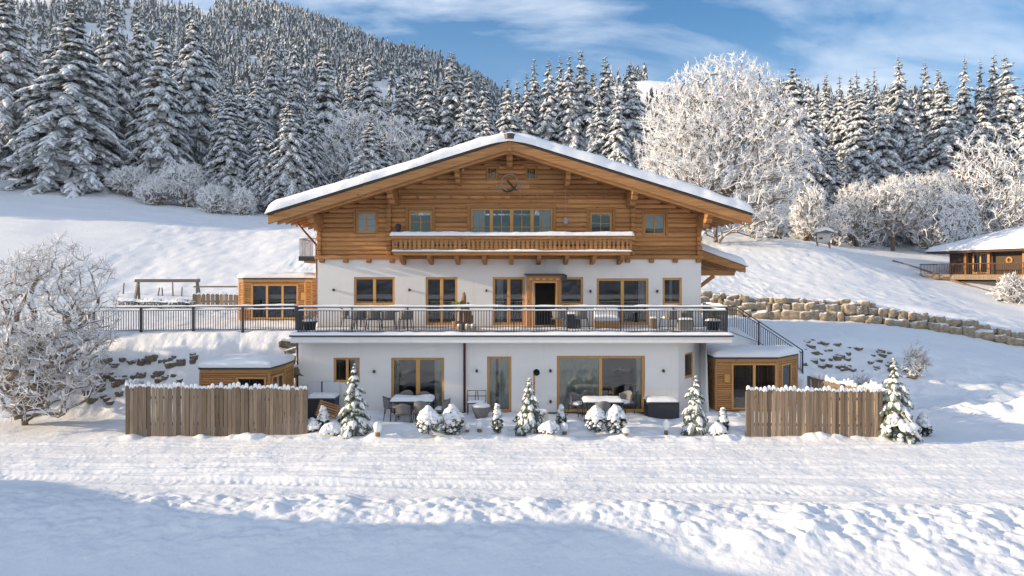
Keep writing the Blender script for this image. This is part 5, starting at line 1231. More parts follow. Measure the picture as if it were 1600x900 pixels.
BO = [boulder_mesh(i * 3 + 1, (.62, .55, .7, .5, .66, .58, .45, .6)[i]) for i in range(8)]
BD = []
for q in BO: c = q.copy(); c.materials.append(M['rock']); BD.append(c)
for q in BO: q.materials.append(M['stone'])
rb = random.Random(31)
wall_ = thing('boulder_wall', 'long retaining wall of big tan boulders under the right snow field', 'stone wall', (15, 42, 2.9))
s = 9.6; SL = []
nb = 0
for course in range(3):
    s = 9.3 + course * .2
    while s < 33.5:
        w = rb.choice((.40, .50, .6, .7, .85, 1.1)) * rb.uniform(.9, 1.1) * (1.0, .92, .72)[course]; hh = (.62, .54, .40)[course] * rb.uniform(.75, 1.25); xx = s + w / 2
        if course == 2 and xx > 28.5: break
        if course == 1 and xx > 33: break
        yy = float(np.interp(xx, RWX, RWY)); z = gz(xx, yy - .25); mesh = rb.choice(BO)
        fade = float(np.interp(xx, [9, 28, 33], [1, 1, .75])); zc = z + (0.22, .72, 1.10)[course] * fade
        if nb < 99:
            o = bpy.data.objects.new('boulder', mesh); COL.objects.link(o); o.parent = wall_
            o.location = Vector((xx - 15, yy + (.10, .28, .45)[course] + rb.uniform(-.12, .12) - 42, zc - 2.9)); o.scale = (w * .53, .42, hh * .52 * fade); sl = (np.interp(xx + .5, RWX, RWY) - np.interp(xx - .5, RWX, RWY)); o.rotation_euler = (rb.uniform(-.2, .2), rb.uniform(-.22, .22), math.atan(sl) + rb.uniform(-.12, .12)); nb += 1
        s += w * rb.uniform(.9, 1.0)
def rocks(spots, label, group, smin=.22, smax=.5):
    for px, py in spots:
        p = hit(px, py); o = bpy.data.objects.new('boulder', rb.choice(BD)); COL.objects.link(o); s = rb.uniform(smin, smax)
        o.location = (p[0], p[1] + .05, p[2] + s * .02); o.scale = (s * rb.uniform(.8, 1.5), s, s * rb.uniform(.55, .85)); o.rotation_euler = (rb.uniform(-.3, .3), rb.uniform(-.3, .3), rb.uniform(0, 6)); tag(o, label, 'rock', group)
rocks([(163, 566), (178, 572), (206, 566), (222, 566), (238, 563), (250, 568), (158, 574), (300, 566), (166, 590), (180, 594), (194, 592), (210, 590), (246, 588), (258, 594), (270, 588), (280, 596), (114, 606), (124, 598), (136, 616), (160, 622), (172, 630), (186, 618), (104, 622), (150, 606), (205, 604)] + [(rb.uniform(150, 312), rb.choice((562, 568, 590, 596, 603)) + rb.uniform(-5, 5)) for _ in range(22)] + [(rb.uniform(95, 190), rb.uniform(596, 630)) for _ in range(10)], 'dark rock half buried in the snowy bank under the left railing', 'rocks in the left bank', .09, .21)
rocks([(457, 552), (461, 566), (458, 580), (462, 592), (452, 540)], 'dark boulder stacked in the gap between the left cabin and the chalet corner', 'boulders beside the left house corner', .26, .36)
sp = []
for i in range(78):
    u = rb.random(); px = 1256 + 180 * u; py = 528 + 34 * u + rb.uniform(0, 44) * (1 - .3 * u)
    if 1330 < px < 1365 and rb.random() < .6: continue
    sp.append((px, py))
rocks(sp, 'dark rock poking through the snow of the bank between the stair railing and the drive', 'rocks in the right bank', .07, .17)
# ---------------------------------------------------------------- field things
sf = thing('swing_frame', 'weathered timber swing frame with a snowy cross beam in the left field', 'swing frame', (X(262, 44), 44, gz(X(262, 44), 44)))
zt = Z(441, 44)
for px, sx in ((216, 1), (308, -1)):
    for dy in (-.3, .3): t = MB(); xx = X(px, 44); t.beam((xx - .1 * sx, 44 + dy, gz(xx, 44 + dy) - .1), (xx, 44, zt), .13, .13); t.build('leg', M['grey_beam'], sf)
t = MB(); t.box(X(211, 44), X(312, 44), 43.9, 44.1, zt, zt + .2); t.build('beam', M['grey_beam'], sf, bevel=.02)
t = MB(); snow_bar(t, (X(211, 44), 44, zt + .2), (X(312, 44), 44, zt + .2), .22, .12, 3); t.build('snow', M['snow'], sf, smooth=True)
plank_fence((X(300, 42), 42), (X(371, 42), 42), 'slatted grey fence left of the upper cabin', .85, .85, 7, bw=.27, snow=1.2)
lw_ = thing('low_hedge', 'low clipped hedge under snow below the swing frame', 'hedge', (X(250, 41), 41, gz(X(250, 41), 41)))
xa, xb = X(185, 41), X(302, 41); rg = random.Random(8); t = MB()
for i in range(900):
    xx = rg.uniform(xa, xb); z = gz(xx, 41) if i % 30 == 0 else z; h = rg.uniform(0, .45); q = rg.uniform(.03, .08); yy = 41 + rg.uniform(-.25, .25); an = rg.uniform(0, 3)
    t.add([(xx - q * math.cos(an), yy - q * math.sin(an), z + h), (xx + q * math.cos(an), yy + q * math.sin(an), z + h), (xx + q * .4, yy, z + h + rg.uniform(.06, .16))], [(0, 1, 2)])
t.build('twigs', M['needle'], lw_)
t = MB(); z0 = gz((xa + xb) / 2, 41); snow_slab(t, xa, xb, 40.7, 41.3, lambda x, y: gz(x, 41) + .40, .14, 60, 6, 4, .2, .12); t.build('snow', M['snow'], lw_, smooth=True)
for k, (px, h) in enumerate(((192, .75), (246, .5), (254, .55), (270, .95), (283, .6))):
    p = (X(px, 46), 46, gz(X(px, 46), 46)); t = MB(); t.tube([(p[0], p[1], p[2] - .2), (p[0] + rg.uniform(-.15, .15), p[1], p[2] + h)], [.05, .04], 6); o = t.build('fence_stake', M['grey_beam'], None, origin=p); tag(o, 'loose weathered stake standing in the snow behind the swing frame', 'stake', 'stakes in the left field')
# roofed board on posts in the right field
d = 61.0; p = (X(1286, d), d, gz(X(1286, d), d)); ib = thing('information_board', 'pale roofed board on two posts in the right field', 'board', p)
for px in (1277, 1296): t = MB(); xx = X(px, d); t.box(xx - .07, xx + .07, d - .07, d + .07, p[2] - .3, Z(362, d)); t.build('post', M['grey_beam'], ib)
t = MB(); t.box(X(1276, d), X(1297, d), d - .16, d - .08, Z(378, d), Z(364, d)); pn = t.build('panel', M['paleboard'], ib, bevel=.02)
t = MB(); t.box(X(1279, d), X(1284, d), d - .19, d - .162, Z(374, d), Z(371, d)); t.build('notice', M['dark_wood'], pn)
t = MB(); xm = X(1286.5, d); t.prism([(X(1274, d), Z(364, d)), (X(1299, d), Z(364, d)), (xm, Z(360, d))], d - .5, d + .4); t.build('roof', M['grey_beam'], ib)
t = MB(); snow_slab(t, X(1273.5, d), X(1299.5, d), d - .55, d + .45, lambda x, y: Z(364, d) + .22 * (1 - abs(x - xm) / .8) + .02, .30, 16, 8, 3, .2, .03); t.build('snow', M['snow'], ib, smooth=True)
# timber edging of the upper path
pe = [hit(px, py) for px, py in ((1395, 408), (1430, 418), (1470, 432), (1510, 446), (1560, 460), (1625, 478))]
t = MB()
for a, b in zip(pe[:-1], pe[1:]): t.beam((a[0], a[1], a[2] + .04), (b[0], b[1], b[2] + .04), .14, .14)
o = t.build('path_edging', M['grey_wood'], None, origin=pe[0]); tag(o, 'long timber edging of the path below the neighbouring house', 'edging')
# ---------------------------------------------------------------- neighbouring house
def neighbour():
    O = Vector((39.1, 61, 0)); U = Vector((3.5, -11, 0)).normalized(); Wd = Vector((11, 3.5, 0)).normalized(); zf, ze, zr = 5.62, 7.62, 9.75; LN, DP = 17.0, 9.0
    e = thing('chalet', 'low dark timber house with a broad snowy hip roof on the right slope', 'house', (40.6, 56, zf))
    def P(u, w, z): q = O + U * u + Wd * w; return (q.x, q.y, z)
    def B(u0, u1, w0, w1, z0, z1, dst): t = MB(); t.box(u0, u1, w0, w1, z0, z1); dst.add([P(*p) for p in t.v], t.f)
    wins = [(2.2, 3.6, zf + .05, ze - .2), (7.4, 9.4, zf + .75, ze - .2), (12, 14, zf + .75, ze - .2)]
    b = MB(); t = MB(); wall_sheet(t, 0, LN, zf, ze + .1, 0, .2, wins); b.add([P(*p) for p in t.v], t.f); B(0, .2, .202, DP, zf, ze + .1, b); B(LN - .2, LN, .202, DP, zf, ze + .1, b); B(.2, LN - .2, DP - .2, DP, zf, ze + .1, b); b.build('wall', M['dark_wood'], e)
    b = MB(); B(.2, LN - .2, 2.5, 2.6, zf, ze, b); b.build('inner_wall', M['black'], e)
    for (a, c, z0, z1) in wins:
        f = MB(); w = .12
        for q in ((a, a + w, z0, z1), (c - w, c, z0, z1), (a + w, c - w, z1 - w, z1), (a + w, c - w, z0, z0 + w), ((a + c) / 2 - .06, (a + c) / 2 + .06, z0 + w, z1 - w)): B(q[0], q[1], -.03, .08, q[2], q[3], f)
        o = f.build('window', M['frame'], e); g = MB(); g.add([P(a, .04, z0), P(c, .04, z0), P(c, .04, z1), P(a, .04, z1)], [(0, 1, 2, 3)]); g.build('pane', M['glass'], o)
    for u in (1.9, 4.0, 6.9, 9.9, 11.5, 14.5): f = MB(); B(u - .11, u + .11, -.55, -.33, zf, ze + .1, f); f.build('post', M['logz'], e)
    for i in range(9): f = MB(); B(.4 + i * 1.9, .6 + i * 1.9, -1.0, .0, ze - .08, ze + .12, f); f.build('rafter', M['dark_wood'], e)
    b = MB(); B(-1.2, LN, -2.2, 0, zf - .45, zf - .02, b); dk = b.build('deck', M['grey_wood'], e); b = MB(); B(-.2, LN - .2, -1.6, DP - .3, zf - 2.2, zf - .46, b); b.build('foundation', M['dark'], e)
    rl = MB(); B(-1.15, 3.0, -2.15, -2.1, zf + .85, zf + .92, rl); B(3.4, LN, -2.15, -2.1, zf + .85, zf + .92, rl); B(-1.15, -1.1, -2.1, -.05, zf + .85, zf + .92, rl)
    for i in range(120):
        u = -1.15 + i * .15
        if 3.0 < u < 3.4 or u > LN: continue
        B(u, u + (.05 if i % 9 == 0 else .025), -2.14, -2.11, zf, zf + .85, rl)
    rl.build('balustrade', M['dark_wood'], e)
    b = MB(); ov = 1.25; A1, A2, A3, A4 = P(-ov, -ov, ze), P(LN + ov, -ov, ze), P(LN + ov, DP + ov, ze), P(-ov, DP + ov, ze); R1, R2 = P(4.2, DP / 2, zr), P(LN - 4.2, DP / 2, zr)
    V = [A1, A2, A3, A4, R1, R2]; dn = lambda p: (p[0], p[1], p[2] - .16); V2 = V + [dn(p) for p in V]
    fs = [(0, 1, 5, 4), (1, 2, 5), (2, 3, 4, 5), (3, 0, 4)]
    b.add(V2, fs + [tuple(i + 6 for i in reversed(f)) for f in fs] + [(0, 6, 7, 1), (1, 7, 8, 2), (2, 8, 9, 3), (3, 9, 6, 0)]); rf = b.build('roof', M['dark_wood'], e)
    # snow on the hip roof, wavy and rolled at the rim
    b = MB(); V = []; F = []; nu, nw = 70, 40
    for j in range(nw):
        for i in range(nu):
            u = -ov - .1 + (LN + 2 * ov + .2) * i / (nu - 1); w = -ov - .1 + (DP + 2 * ov + .2) * j / (nw - 1)
            m_ = max(0, min(u + ov, LN + ov - u, w + ov, DP + ov - w)); e_ = min(u + ov + .1, LN + ov + .1 - u, w + ov + .1, DP + ov + .1 - w); k = math.sqrt(max(0, 1 - (1 - min(1, e_ / .3)) ** 2))
            z = ze + (zr - ze) * min(1, m_ / (DP / 2 + ov)); V.append(P(u, w, z + .02 + (.36 + .06 * float(fbm(u * .5, w * .5, 2, 3))) * (.05 + .95 * k)))
    for j in range(nw - 1):
        for i in range(nu - 1): q = j * nu + i; F.append((q, q + 1, q + nu + 1, q + nu))
    b.add(V, F); b.build('roof_snow', M['snow'], rf, smooth=True)
    b = MB(); B(6.0, 7.1, DP / 2 - .9, DP / 2 + .2, zr - .6, zr + 1.0, b); cy_ = b.build('chimney', M['plastic'], rf, bevel=.02); b = MB(); q0 = P(6.55, DP / 2 - .35, 0); snow_slab(b, q0[0] - .62, q0[0] + .62, q0[1] - .62, q0[1] + .62, lambda x, y: zr + 1.0, .32, 10, 10, 2, .2, .03); b.build('snow', M['snow'], cy_, smooth=True)
    wr = MB(); c = P(5.4, -.06, zf + 1.15); wr.tube([(c[0] + U.x * .22 * math.cos(a), c[1] + U.y * .22 * math.cos(a), c[2] + .22 * math.sin(a)) for a in np.linspace(0, 6.283, 20)], .07, 6, cap=False); o = wr.build('wreath', M['frame'], None, origin=c); tag(o, 'pale round wreath hanging on the dark wall of the neighbouring house', 'wreath')
neighbour()
# ---------------------------------------------------------------- garden plants
def garden_spruce(px, pyt, pyb, rad, seed, label, d=None):
    p = hit(px, pyb) if d is None else (X(px, d), d, gz(X(px, d), d)); H = hgt(pyt, p[1], p[2])
    me, mt = spruce_mesh(seed, H, rad, 13, 9, .42, .32, .99, .02, (M['needle_g'], M['snow']), 0.06, .5, (.5, 1.3))
    plant('garden_spruce', me, mt, p, 0, (1, 1, 1), label, 'spruce', 'young spruces planted in front of the chalet')
garden_spruce(552, 566, 677, .56, 501, 'slender young snowy spruce before the left end of the chalet')
garden_spruce(826, 588, 676, .54, 502, 'bushy young snowy spruce right of the middle glass door')
garden_spruce(1085, 583, 674, .50, 503, 'young snowy spruce near the right corner of the chalet')
garden_spruce(1398, 558, 680, .64, 504, 'tallest young spruce, standing at the right end of the right plank fence')
garden_spruce(835, 620, 672, .42, 505, 'small low spruce tucked behind the bushy young one')
def leafy(name, px, pyt, pyb, w, seed, label, cat, group, cone=False, leaf='leaf_y', cap=.50, n=900):
    p = hit(px, pyb); H = hgt(pyt, p[1], p[2]); r = w * p[1] / FPX / 2; R = random.Random(seed); lf = MB(); sn = MB()
    def prof(t): return (math.sin(math.pi * min(1, t * .92 + .10)) ** .55 if not cone else (1 - t) ** .75 * min(1, .45 + t * 2.2))
    def surf(t, a, k=1): q = r * prof(t) * k; return Vector((p[0] + q * math.cos(a), p[1] + q * math.sin(a), p[2] + H * .93 * t))
    for i in range(n):                                    # small leaf sprays
        t = R.random() ** .8; a = R.uniform(0, 6.283); c = surf(t, a, R.uniform(.55, 1.05)); o = Vector((math.cos(a), math.sin(a), R.uniform(-.2, .8))).normalized(); s_ = Vector((-o.y, o.x, R.uniform(-.6, .6))).normalized(); l = R.uniform(.04, .085)
        lf.add([c - s_ * l * .5, c + s_ * l * .5, c + s_ * l * .3 + o * l, c - s_ * l * .3 + o * l], [(0, 1, 2, 3)])
    # blobs of snow lying in the foliage, growing together into a hood on top
    for i in range(int(140 if not cone else 110)):
        t = R.random() ** .6; a = R.uniform(0, 6.283); k = cap if t < cap else 1.0
        if t < cap and R.random() > .55: continue
        c = surf(t, a, R.uniform(.82, 1.02)); q = R.uniform(.05, .10) * (1.25 if t > cap else .85) * (r / .36) ** .5; V = []; F = []; h = Vector((math.cos(a), math.sin(a), 0))
        m_ = MB(); m_.lathe([(q * .55, -q * .45), (q, -q * .1), (q * .85, q * .4), (q * .4, q * .68), (.004, q * .74)], (0, 0, 0), 7)
        sn.add([Vector((c.x, c.y, c.z)) + Vector((v[0] * R.uniform(.85, 1.2), v[1] * R.uniform(.85, 1.2), v[2] - .5 * (v[0] * h.x + v[1] * h.y))) for v in m_.v], m_.f)
    if not cone:
        V = []; F = []; na, nt = 26, 9
        for j in range(nt):
            for i in range(na):
                a = 2 * math.pi * i / na; t = cap + .05 + (1 - cap) * j / (nt - 1) + .13 * float(fbm(math.cos(a) * 1.7 + seed, math.sin(a) * 1.7, 3, 3)) * (1 - j / (nt - 1)); c = surf(min(t, .995), a, 1.05 + .10 * float(vnoise(a * 2, t * 5, seed % 7))); V.append((c.x, c.y, c.z + .05))
        for j in range(nt - 1):
            for i in range(na): F.append((j * na + i, j * na + (i + 1) % na, (j + 1) * na + (i + 1) % na, (j + 1) * na + i))
        F.append(tuple((nt - 1) * na + i for i in range(na))); sn.add(V, F)
    e = thing(name, label, cat, p, group); o = lf.build('foliage', M[leaf], e); sn.build('snow', M['snow'], e, smooth=True)
    t = MB(); t.tube([(p[0], p[1], p[2] - .1), (p[0], p[1], p[2] + H * .5)], [.03, .015], 6); t.build('stem', M['bark'], e)
SBG = 'clipped round shrubs along the front edge of the garden'
leafy('round_shrub', 669, 635, 678, 35, 1, 'round shrub with green leaves below its snow hood, left of the downpipe', 'shrub', SBG)
leafy('round_shrub', 706, 632, 679, 33, 2, 'round shrub with golden leaves at its foot, nearest left of the downpipe', 'shrub', SBG, cap=.55)
leafy('round_shrub', 931, 633, 676, 29, 3, 'left one of two round shrubs before the right garden table', 'shrub', SBG, leaf='needle_g')
leafy('round_shrub', 962, 632, 676, 31, 4, 'right one of two round shrubs before the right garden table', 'shrub', SBG, leaf='needle_g', cap=.55)
CGP = 'small cone shaped conifers in the front garden'
leafy('cone_shrub', 505, 634, 672, 24, 5, 'small snowy cone conifer near the right end of the long fence', 'conifer', CGP, True, 'needle_g')
leafy('cone_shrub', 777, 630, 677, 18, 6, 'narrow snowy cone conifer before the middle glass door', 'conifer', CGP, True, 'needle_g')
leafy('cone_shrub', 877, 632, 668, 19, 7, 'small dark cone conifer left of the widest glass door', 'conifer', CGP, True, 'needle_g')
leafy('cone_shrub', 1130, 636, 676, 19, 8, 'small cone conifer just left of the right plank fence', 'conifer', CGP, True, 'needle_g')
leafy('round_shrub', 1442, 645, 681, 30, 9, 'pointed shrub at the outer foot of the tallest young spruce', 'shrub', 'shrubs beyond the right fence', True, 'needle_g', n=1100)
leafy('round_shrub', 1408, 652, 686, 52, 10, 'wide low shrub in front of the tallest young spruce', 'shrub', 'shrubs beyond the right fence', False, 'needle_g', .6, 1400)
MG = 'low snow covered cushions in the front garden'
for i, (px, a, b_, w, lb) in enumerate(((488, 655, 674, 22, 'low cushion plant under snow beside the end of the long fence'), (520, 662, 678, 34, 'flat snow covered cushion left of the slender young spruce'), (858, 660, 677, 28, 'low dark cushion plant between the bushy spruce and a garden lantern'), (1121, 662, 679, 25, 'round snow covered cushion left of the right plank fence'))):
    leafy('cushion_plant', px, a, b_, w, 20 + i, lb, 'plant', MG, False, 'needle_g', .35, 300)
# snow hooded garden lights
def garden_light(px, pyt, pyb, label, w):
    p = hit(px, pyb); H = hgt(pyt, p[1], p[2]); r = w * p[1] / FPX / 2; e = thing('garden_lantern', label, 'lantern', p, 'small snow capped garden lanterns')
    t = MB(); t.lathe([(r * .6, 0), (r * .62, H * .15), (r * .5, H * .3), (r * .55, H * .4)], p, 10); t.build('base', M['driftwood'], e, smooth=True)
    t = MB(); t.lathe([(r * .75, H * .30), (r * 1.0, H * .56), (r * 1.02, H * .72), (r * .8, H * .9), (r * .3, H * .99), (.003, H)], p, 12); t.build('snow', M['snow'], e, smooth=True)
for px, a, b_, lb, w in ((590, 659, 682, 'snow capped garden lantern right of the slender young spruce', 13), (730, 660, 676, 'small snow capped garden lantern right of the golden shrub', 9), (749, 657, 675, 'pointed snow capped garden lantern before the iron bench', 12), (882, 660, 679, 'snow capped garden lantern under the small dark cone conifer', 12), (978, 668, 680, 'lowest snow capped garden lantern, right of the pair of round shrubs', 12), (1041, 655, 679, 'snow capped garden lantern before the grey hot tub', 10)): garden_light(px, a, b_, lb, w)

# ---------------------------------------------------------------- furniture
def chair_proto(label, loc, rz, snow=True, mat='wicker', fr='metal', group='grey wicker chairs in the garden'):
    """wicker armchair; its back is on the -y side (towards the camera at rz = 0)"""
    e = thing('garden_chair', label, 'chair', (0, 0, 0), group); w, dpt = .27, .26
    t = MB(); n = 11; V = []
    for j in range(5):
        for i in range(n): a = math.pi * (i / (n - 1)); z = .44 + .42 * j / 4 * (1 - .28 * abs(math.cos(a)) ** 2); V.append((-w * 1.05 * math.cos(a), -dpt * .2 - dpt * .95 * math.sin(a) - .05 * j / 4 * math.sin(a), z))
    F = [(j * n + i, j * n + i + 1, (j + 1) * n + i + 1, (j + 1) * n + i) for j in range(4) for i in range(n - 1)]; t.add(V, F)
    o = t.build('backrest', M[mat], e, smooth=True); o.modifiers.new('thick', 'SOLIDIFY').thickness = .025
    t = MB(); t.box(-w, w, -dpt, dpt, .41, .455); t.build('seat', M[mat], e, bevel=.015)
    for sx in (-1, 1):
        for sy in (-1, 1): t = MB(); t.tube([(sx * w * .9, sy * dpt * .9, .42), (sx * (w + .02), sy * (dpt + .02), 0)], .016, 6); t.build('leg', M[fr], e)
    if snow: t = MB(); snow_slab(t, -w + .02, w - .02, -dpt + .05, dpt - .01, lambda x, y: .456, .07, 9, 9, 3, .08, .02); t.build('snow', M['snow'], e, smooth=True)
    e.location = loc; e.rotation_euler = (0, 0, rz); return e
def table(label, loc, L, Wd, h, snow, mat='metal', group=None, th=.09):
    e = thing('garden_table', label, 'table', loc, group); x, y, z = loc
    t = MB(); t.box(x - L / 2, x + L / 2, y - Wd / 2, y + Wd / 2, z + h - .04, z + h); t.build('table_top', M[mat], e, bevel=.01)
    for sx in (-1, 1):
        for sy in (-1, 1): t = MB(); t.tube([(x + sx * (L / 2 - .06), y + sy * (Wd / 2 - .06), z + h - .04), (x + sx * (L / 2 - .03), y + sy * (Wd / 2 - .03), z)], .022, 6); t.build('leg', M['metal'], e)
    if snow: t = MB(); snow_slab(t, x - L / 2 + .01, x + L / 2 - .01, y - Wd / 2, y + Wd / 2, lambda a, b_: z + h, th, 26, 14, int(x * 10) % 9, .16, .05); t.build('snow', M['snow'], e, smooth=True)
    return e
GY = 25.7; tx = X(645, GY); tz = gz(tx, GY); table('garden table under a thick pillow of snow before the left glass doors', (tx, GY, tz), 1.6, .9, .78, True, th=.13)
c0 = chair_proto('wicker chair with its back to us, left one at the left garden table', (X(630, 25.0), 25.05, gz(X(630, 25), 25.05)), .05)
for px, d, rz, lb in ((659, 25.05, -.05, 'wicker chair with its back to us, right one at the left garden table'), (612, 25.7, -1.45, 'wicker chair at the left end of the left garden table'), (690, 25.75, 1.5, 'wicker chair at the right end of the left garden table'), (634, 26.4, 3.1, 'wicker chair behind the left garden table on the left'), (662, 26.4, 3.2, 'wicker chair behind the left garden table on the right')):
    dup(c0, (X(px, d), d, gz(X(px, d), d)), lb, rz)
tx2 = X(941, GY); table('garden table with snow before the widest glass door', (tx2, GY, gz(tx2, GY)), 1.5, .85, .78, True, th=.11)
for px, d, rz, lb in ((941, 25.1, .1, 'wicker chair half hidden by the two round shrubs'), (975, 26.2, 2.3, 'wicker chair behind the right garden table by the widest glass door'), (903, 26.3, -2.4, 'wicker chair left behind the right garden table')): dup(c0, (X(px, d), d, gz(X(px, d), d)), lb, rz)
def big_box(name, label, cat, px0, px1, pyt, y, dep, mat, snow, hh=None):
    a, c = X(px0, y), X(px1, y); z0 = gz((a + c) / 2, y) - .05; zt = Z(pyt, y); e = thing(name, label, cat, ((a + c) / 2, y, z0))
    t = MB(); t.box(a, c, y, y + dep, z0, zt - .05); t.build('body', M[mat], e, bevel=.03); t = MB(); t.box(a - .03, c + .03, y - .03, y + dep + .03, zt - .048, zt); t.build('lid', M['plastic'], e, bevel=.015)
    if snow: t = MB(); snow_slab(t, a, c, y - .02, y + dep, lambda x, q: zt, snow, 22, 8, int(px0) % 7, .12, .05); t.build('snow', M['snow'], e, smooth=True)
    return e
big_box('storage_box', 'dark storage box under snow between the long fence and the slender spruce', 'box', 480, 523, 622, 26.05, .7, 'dark', .12)
big_box('hot_tub', 'grey covered hot tub with a strip of snow on its lid', 'hot tub', 1012, 1062, 628, 25.9, .8, 'dark', .09)
e = thing('wind_screen', 'frosted glass wind screen above the dark storage box', 'screen', (X(505, 26.85), 26.85, .1))
for a, c in ((481, 502), (504, 530)): t = MB(); t.box(X(a, 26.85), X(c, 26.85), 26.84, 26.86, .6, Z(597, 26.85)); t.build('panel', M['blind'], e)
t = MB(); t.box(X(502.2, 26.85), X(503.8, 26.85), 26.82, 26.88, 0, Z(596, 26.85)); t.build('post', M['metal'], e)
t = MB(); p = (X(512, 25.6), 25.6, gz(X(512, 25.6), 25.6)); ct, stt = math.cos(.5), math.sin(.5); axu = Vector((.92, .0, -.28)).normalized(); axv = Vector((.2, .45, .85)).normalized()
for i in range(7): t.obox(Vector(p) + Vector((0, 0, .30)) + axv * (-.27 + i * .09), axu * .40, axv * .028, axu.cross(axv) * .012)
for i in (-1, 1): t.obox(Vector(p) + Vector((0, .03, .30)) + axu * (i * .33), axu * .03, axv * .30, axu.cross(axv) * .02)
o = t.build('folded_lounger', M['larch'], None, origin=p); tag(o, 'folded slatted wooden lounger leaning by the slender young spruce', 'lounger')
e = thing('iron_bench', 'dark iron garden bench right of the brown downpipe', 'bench', (X(744, 26.4), 26.4, gz(X(744, 26.4), 26.4))); z0 = gz(X(744, 26.4), 26.4); xa, xb = X(730, 26.4), X(759, 26.4)
t = MB(); t.box(xa, xb, 26.15, 26.55, z0 + .42, z0 + .46); t.build('seat', M['metal'], e); t = MB(); t.tube([(xa, 26.6, z0 + .45), (xa, 26.65, z0 + .85), (xb, 26.65, z0 + .85), (xb, 26.6, z0 + .45)], .02, 6); t.tube([(xa, 26.63, z0 + .64), (xb, 26.63, z0 + .64)], .015, 6); q = (xa + xb) / 2
for dx in (-.06, .06): t.tube([(q + dx, 26.63, z0 + .46), (q + dx * .6, 26.63, z0 + .84)], .015, 6)
t.build('backrest', M['metal'], e)
for xx in (xa + .03, xb - .03):
    for yy in (26.2, 26.52): t = MB(); t.tube([(xx, yy, z0), (xx, yy, z0 + .42)], .018, 6); t.build('leg', M['metal'], e)
t = MB(); snow_slab(t, xa + .02, xb - .02, 26.17, 26.53, lambda x, y: z0 + .46, .06, 12, 8, 4, .1, .02); t.build('snow', M['snow'], e, smooth=True)
e = thing('planter_bowl', 'wide grey bowl planter filled with snow in front of the iron bench', 'planter', (X(752, 25.6), 25.6, gz(X(752, 25.6), 25.6))); c = (X(752, 25.6), 25.6, gz(X(752, 25.6), 25.6) - .03)
t = MB(); t.lathe([(.20, 0), (.30, .25), (.36, .42), (.36, .46), (.32, .46)], c, 18); t.build('bowl', M['wicker'], e, smooth=True); t = MB(); t.lathe([(.345, .45), (.33, .50), (.22, .55), (.01, .57)], c, 18); t.build('snow', M['snow'], e, smooth=True)
e = thing('planter_box', 'small pale box planter right of the bushy young spruce', 'planter', (X(849, 25), 25, 0)); a, c = X(843, 25), X(856, 25); z0 = gz(X(849, 25), 25); t = MB(); t.box(a, c, 24.8, 25.1, z0, z0 + .38); t.build('box', M['paleboard'], e, bevel=.01); t = MB(); snow_slab(t, a - .01, c + .01, 24.79, 25.11, lambda x, y: z0 + .38, .09, 8, 8, 1, .08, .02); t.build('snow', M['snow'], e, smooth=True)
bx = X(837, 26.5); e = thing('topiary', 'clipped dark green ball on a wooden post against the white wall', 'topiary', (bx, 26.5, 0)); t = MB(); t.box(bx - .10, bx - .02, 26.46, 26.54, 0, Z(582, 26.5)); t.build('post', M['larch'], e); t = MB(); R = random.Random(3); bc = Vector((bx + .03, 26.5, Z(582, 26.5)))
for i in range(260):
    o = Vector((R.gauss(0, 1), R.gauss(0, 1), R.gauss(0, 1))).normalized(); s_ = o.orthogonal().normalized(); l = .05; q = bc + o * .085; t.add([q - s_ * l * .5, q + s_ * l * .5, q + o * .05 + s_ * l * .2, q + o * .05 - s_ * l * .2], [(0, 1, 2, 3)])
t.lathe([(.02, -.09), (.065, -.06), (.09, 0), (.065, .06), (.02, .09)], bc, 12); t.build('ball', M['greenball'], e)

# on the terrace ---------------------------------------------------------------
TZ = 3.325; TG = 'snowy wicker chairs on the terrace'
table('long terrace table under snow left of the driftwood sculpture', (X(597, 28.3), 28.3, TZ), 2.0, .9, .76, True, group='terrace tables', th=.06)
for px, d, rz, lb in ((561, 27.7, .05, 'terrace chair nearest the left corner of the railing'), (584, 27.6, .0, 'terrace chair before the long table, left of centre'), (607, 27.6, .1, 'terrace chair before the long table, right of centre'), (634, 27.9, .3, 'terrace chair at the right end of the long terrace table'), (545, 28.4, -1.5, 'terrace chair at the left end of the long terrace table'), (1046, 28.0, .5, 'left chair of the seating group near the right end of the terrace'), (1072, 28.3, -.4, 'right chair of the seating group near the right end of the terrace'), (905, 28.2, .6, 'terrace chair between the covered box and the wooden bench'), (874, 28.0, -.4, 'terrace chair right beside the entrance porch')):
    dup(c0, (X(px, d), d, TZ), lb, rz, group=TG)
def tbox(name, label, cat, px0, px1, h, y, dep, mat, snow=.06, z=TZ):
    a, c = X(px0, y), X(px1, y); e = thing(name, label, cat, ((a + c) / 2, y, z)); t = MB(); t.box(a, c, y, y + dep, z, z + h); t.build('body', M[mat], e, bevel=.02)
    if snow: t = MB(); snow_slab(t, a - .02, c + .02, y - .02, y + dep + .02, lambda x, q: z + h, snow, 14, 8, int(px0) % 9, .08, .03); t.build('snow', M['snow'], e, smooth=True)
    return e
tbox('covered_crate', 'dark covered crate on the terrace right of the entrance porch', 'crate', 887, 906, .62, 28.0, .6, 'dark')
tbox('low_table', 'low table with snow near the right end of the terrace', 'table', 1062, 1083, .42, 27.5, .5, 'wicker')
e = tbox('wooden_bench', 'wooden bench with pale snowy cushions before the terrace sliding door', 'bench', 931, 968, .30, 28.3, .6, 'larch', .0)
x0, x1 = X(931, 28.3), X(968, 28.3); t = MB(); t.box(x0, x1, 28.3, 28.75, TZ + .302, TZ + .44); t.build('seat_cushion', M['gauze'], e, bevel=.03)
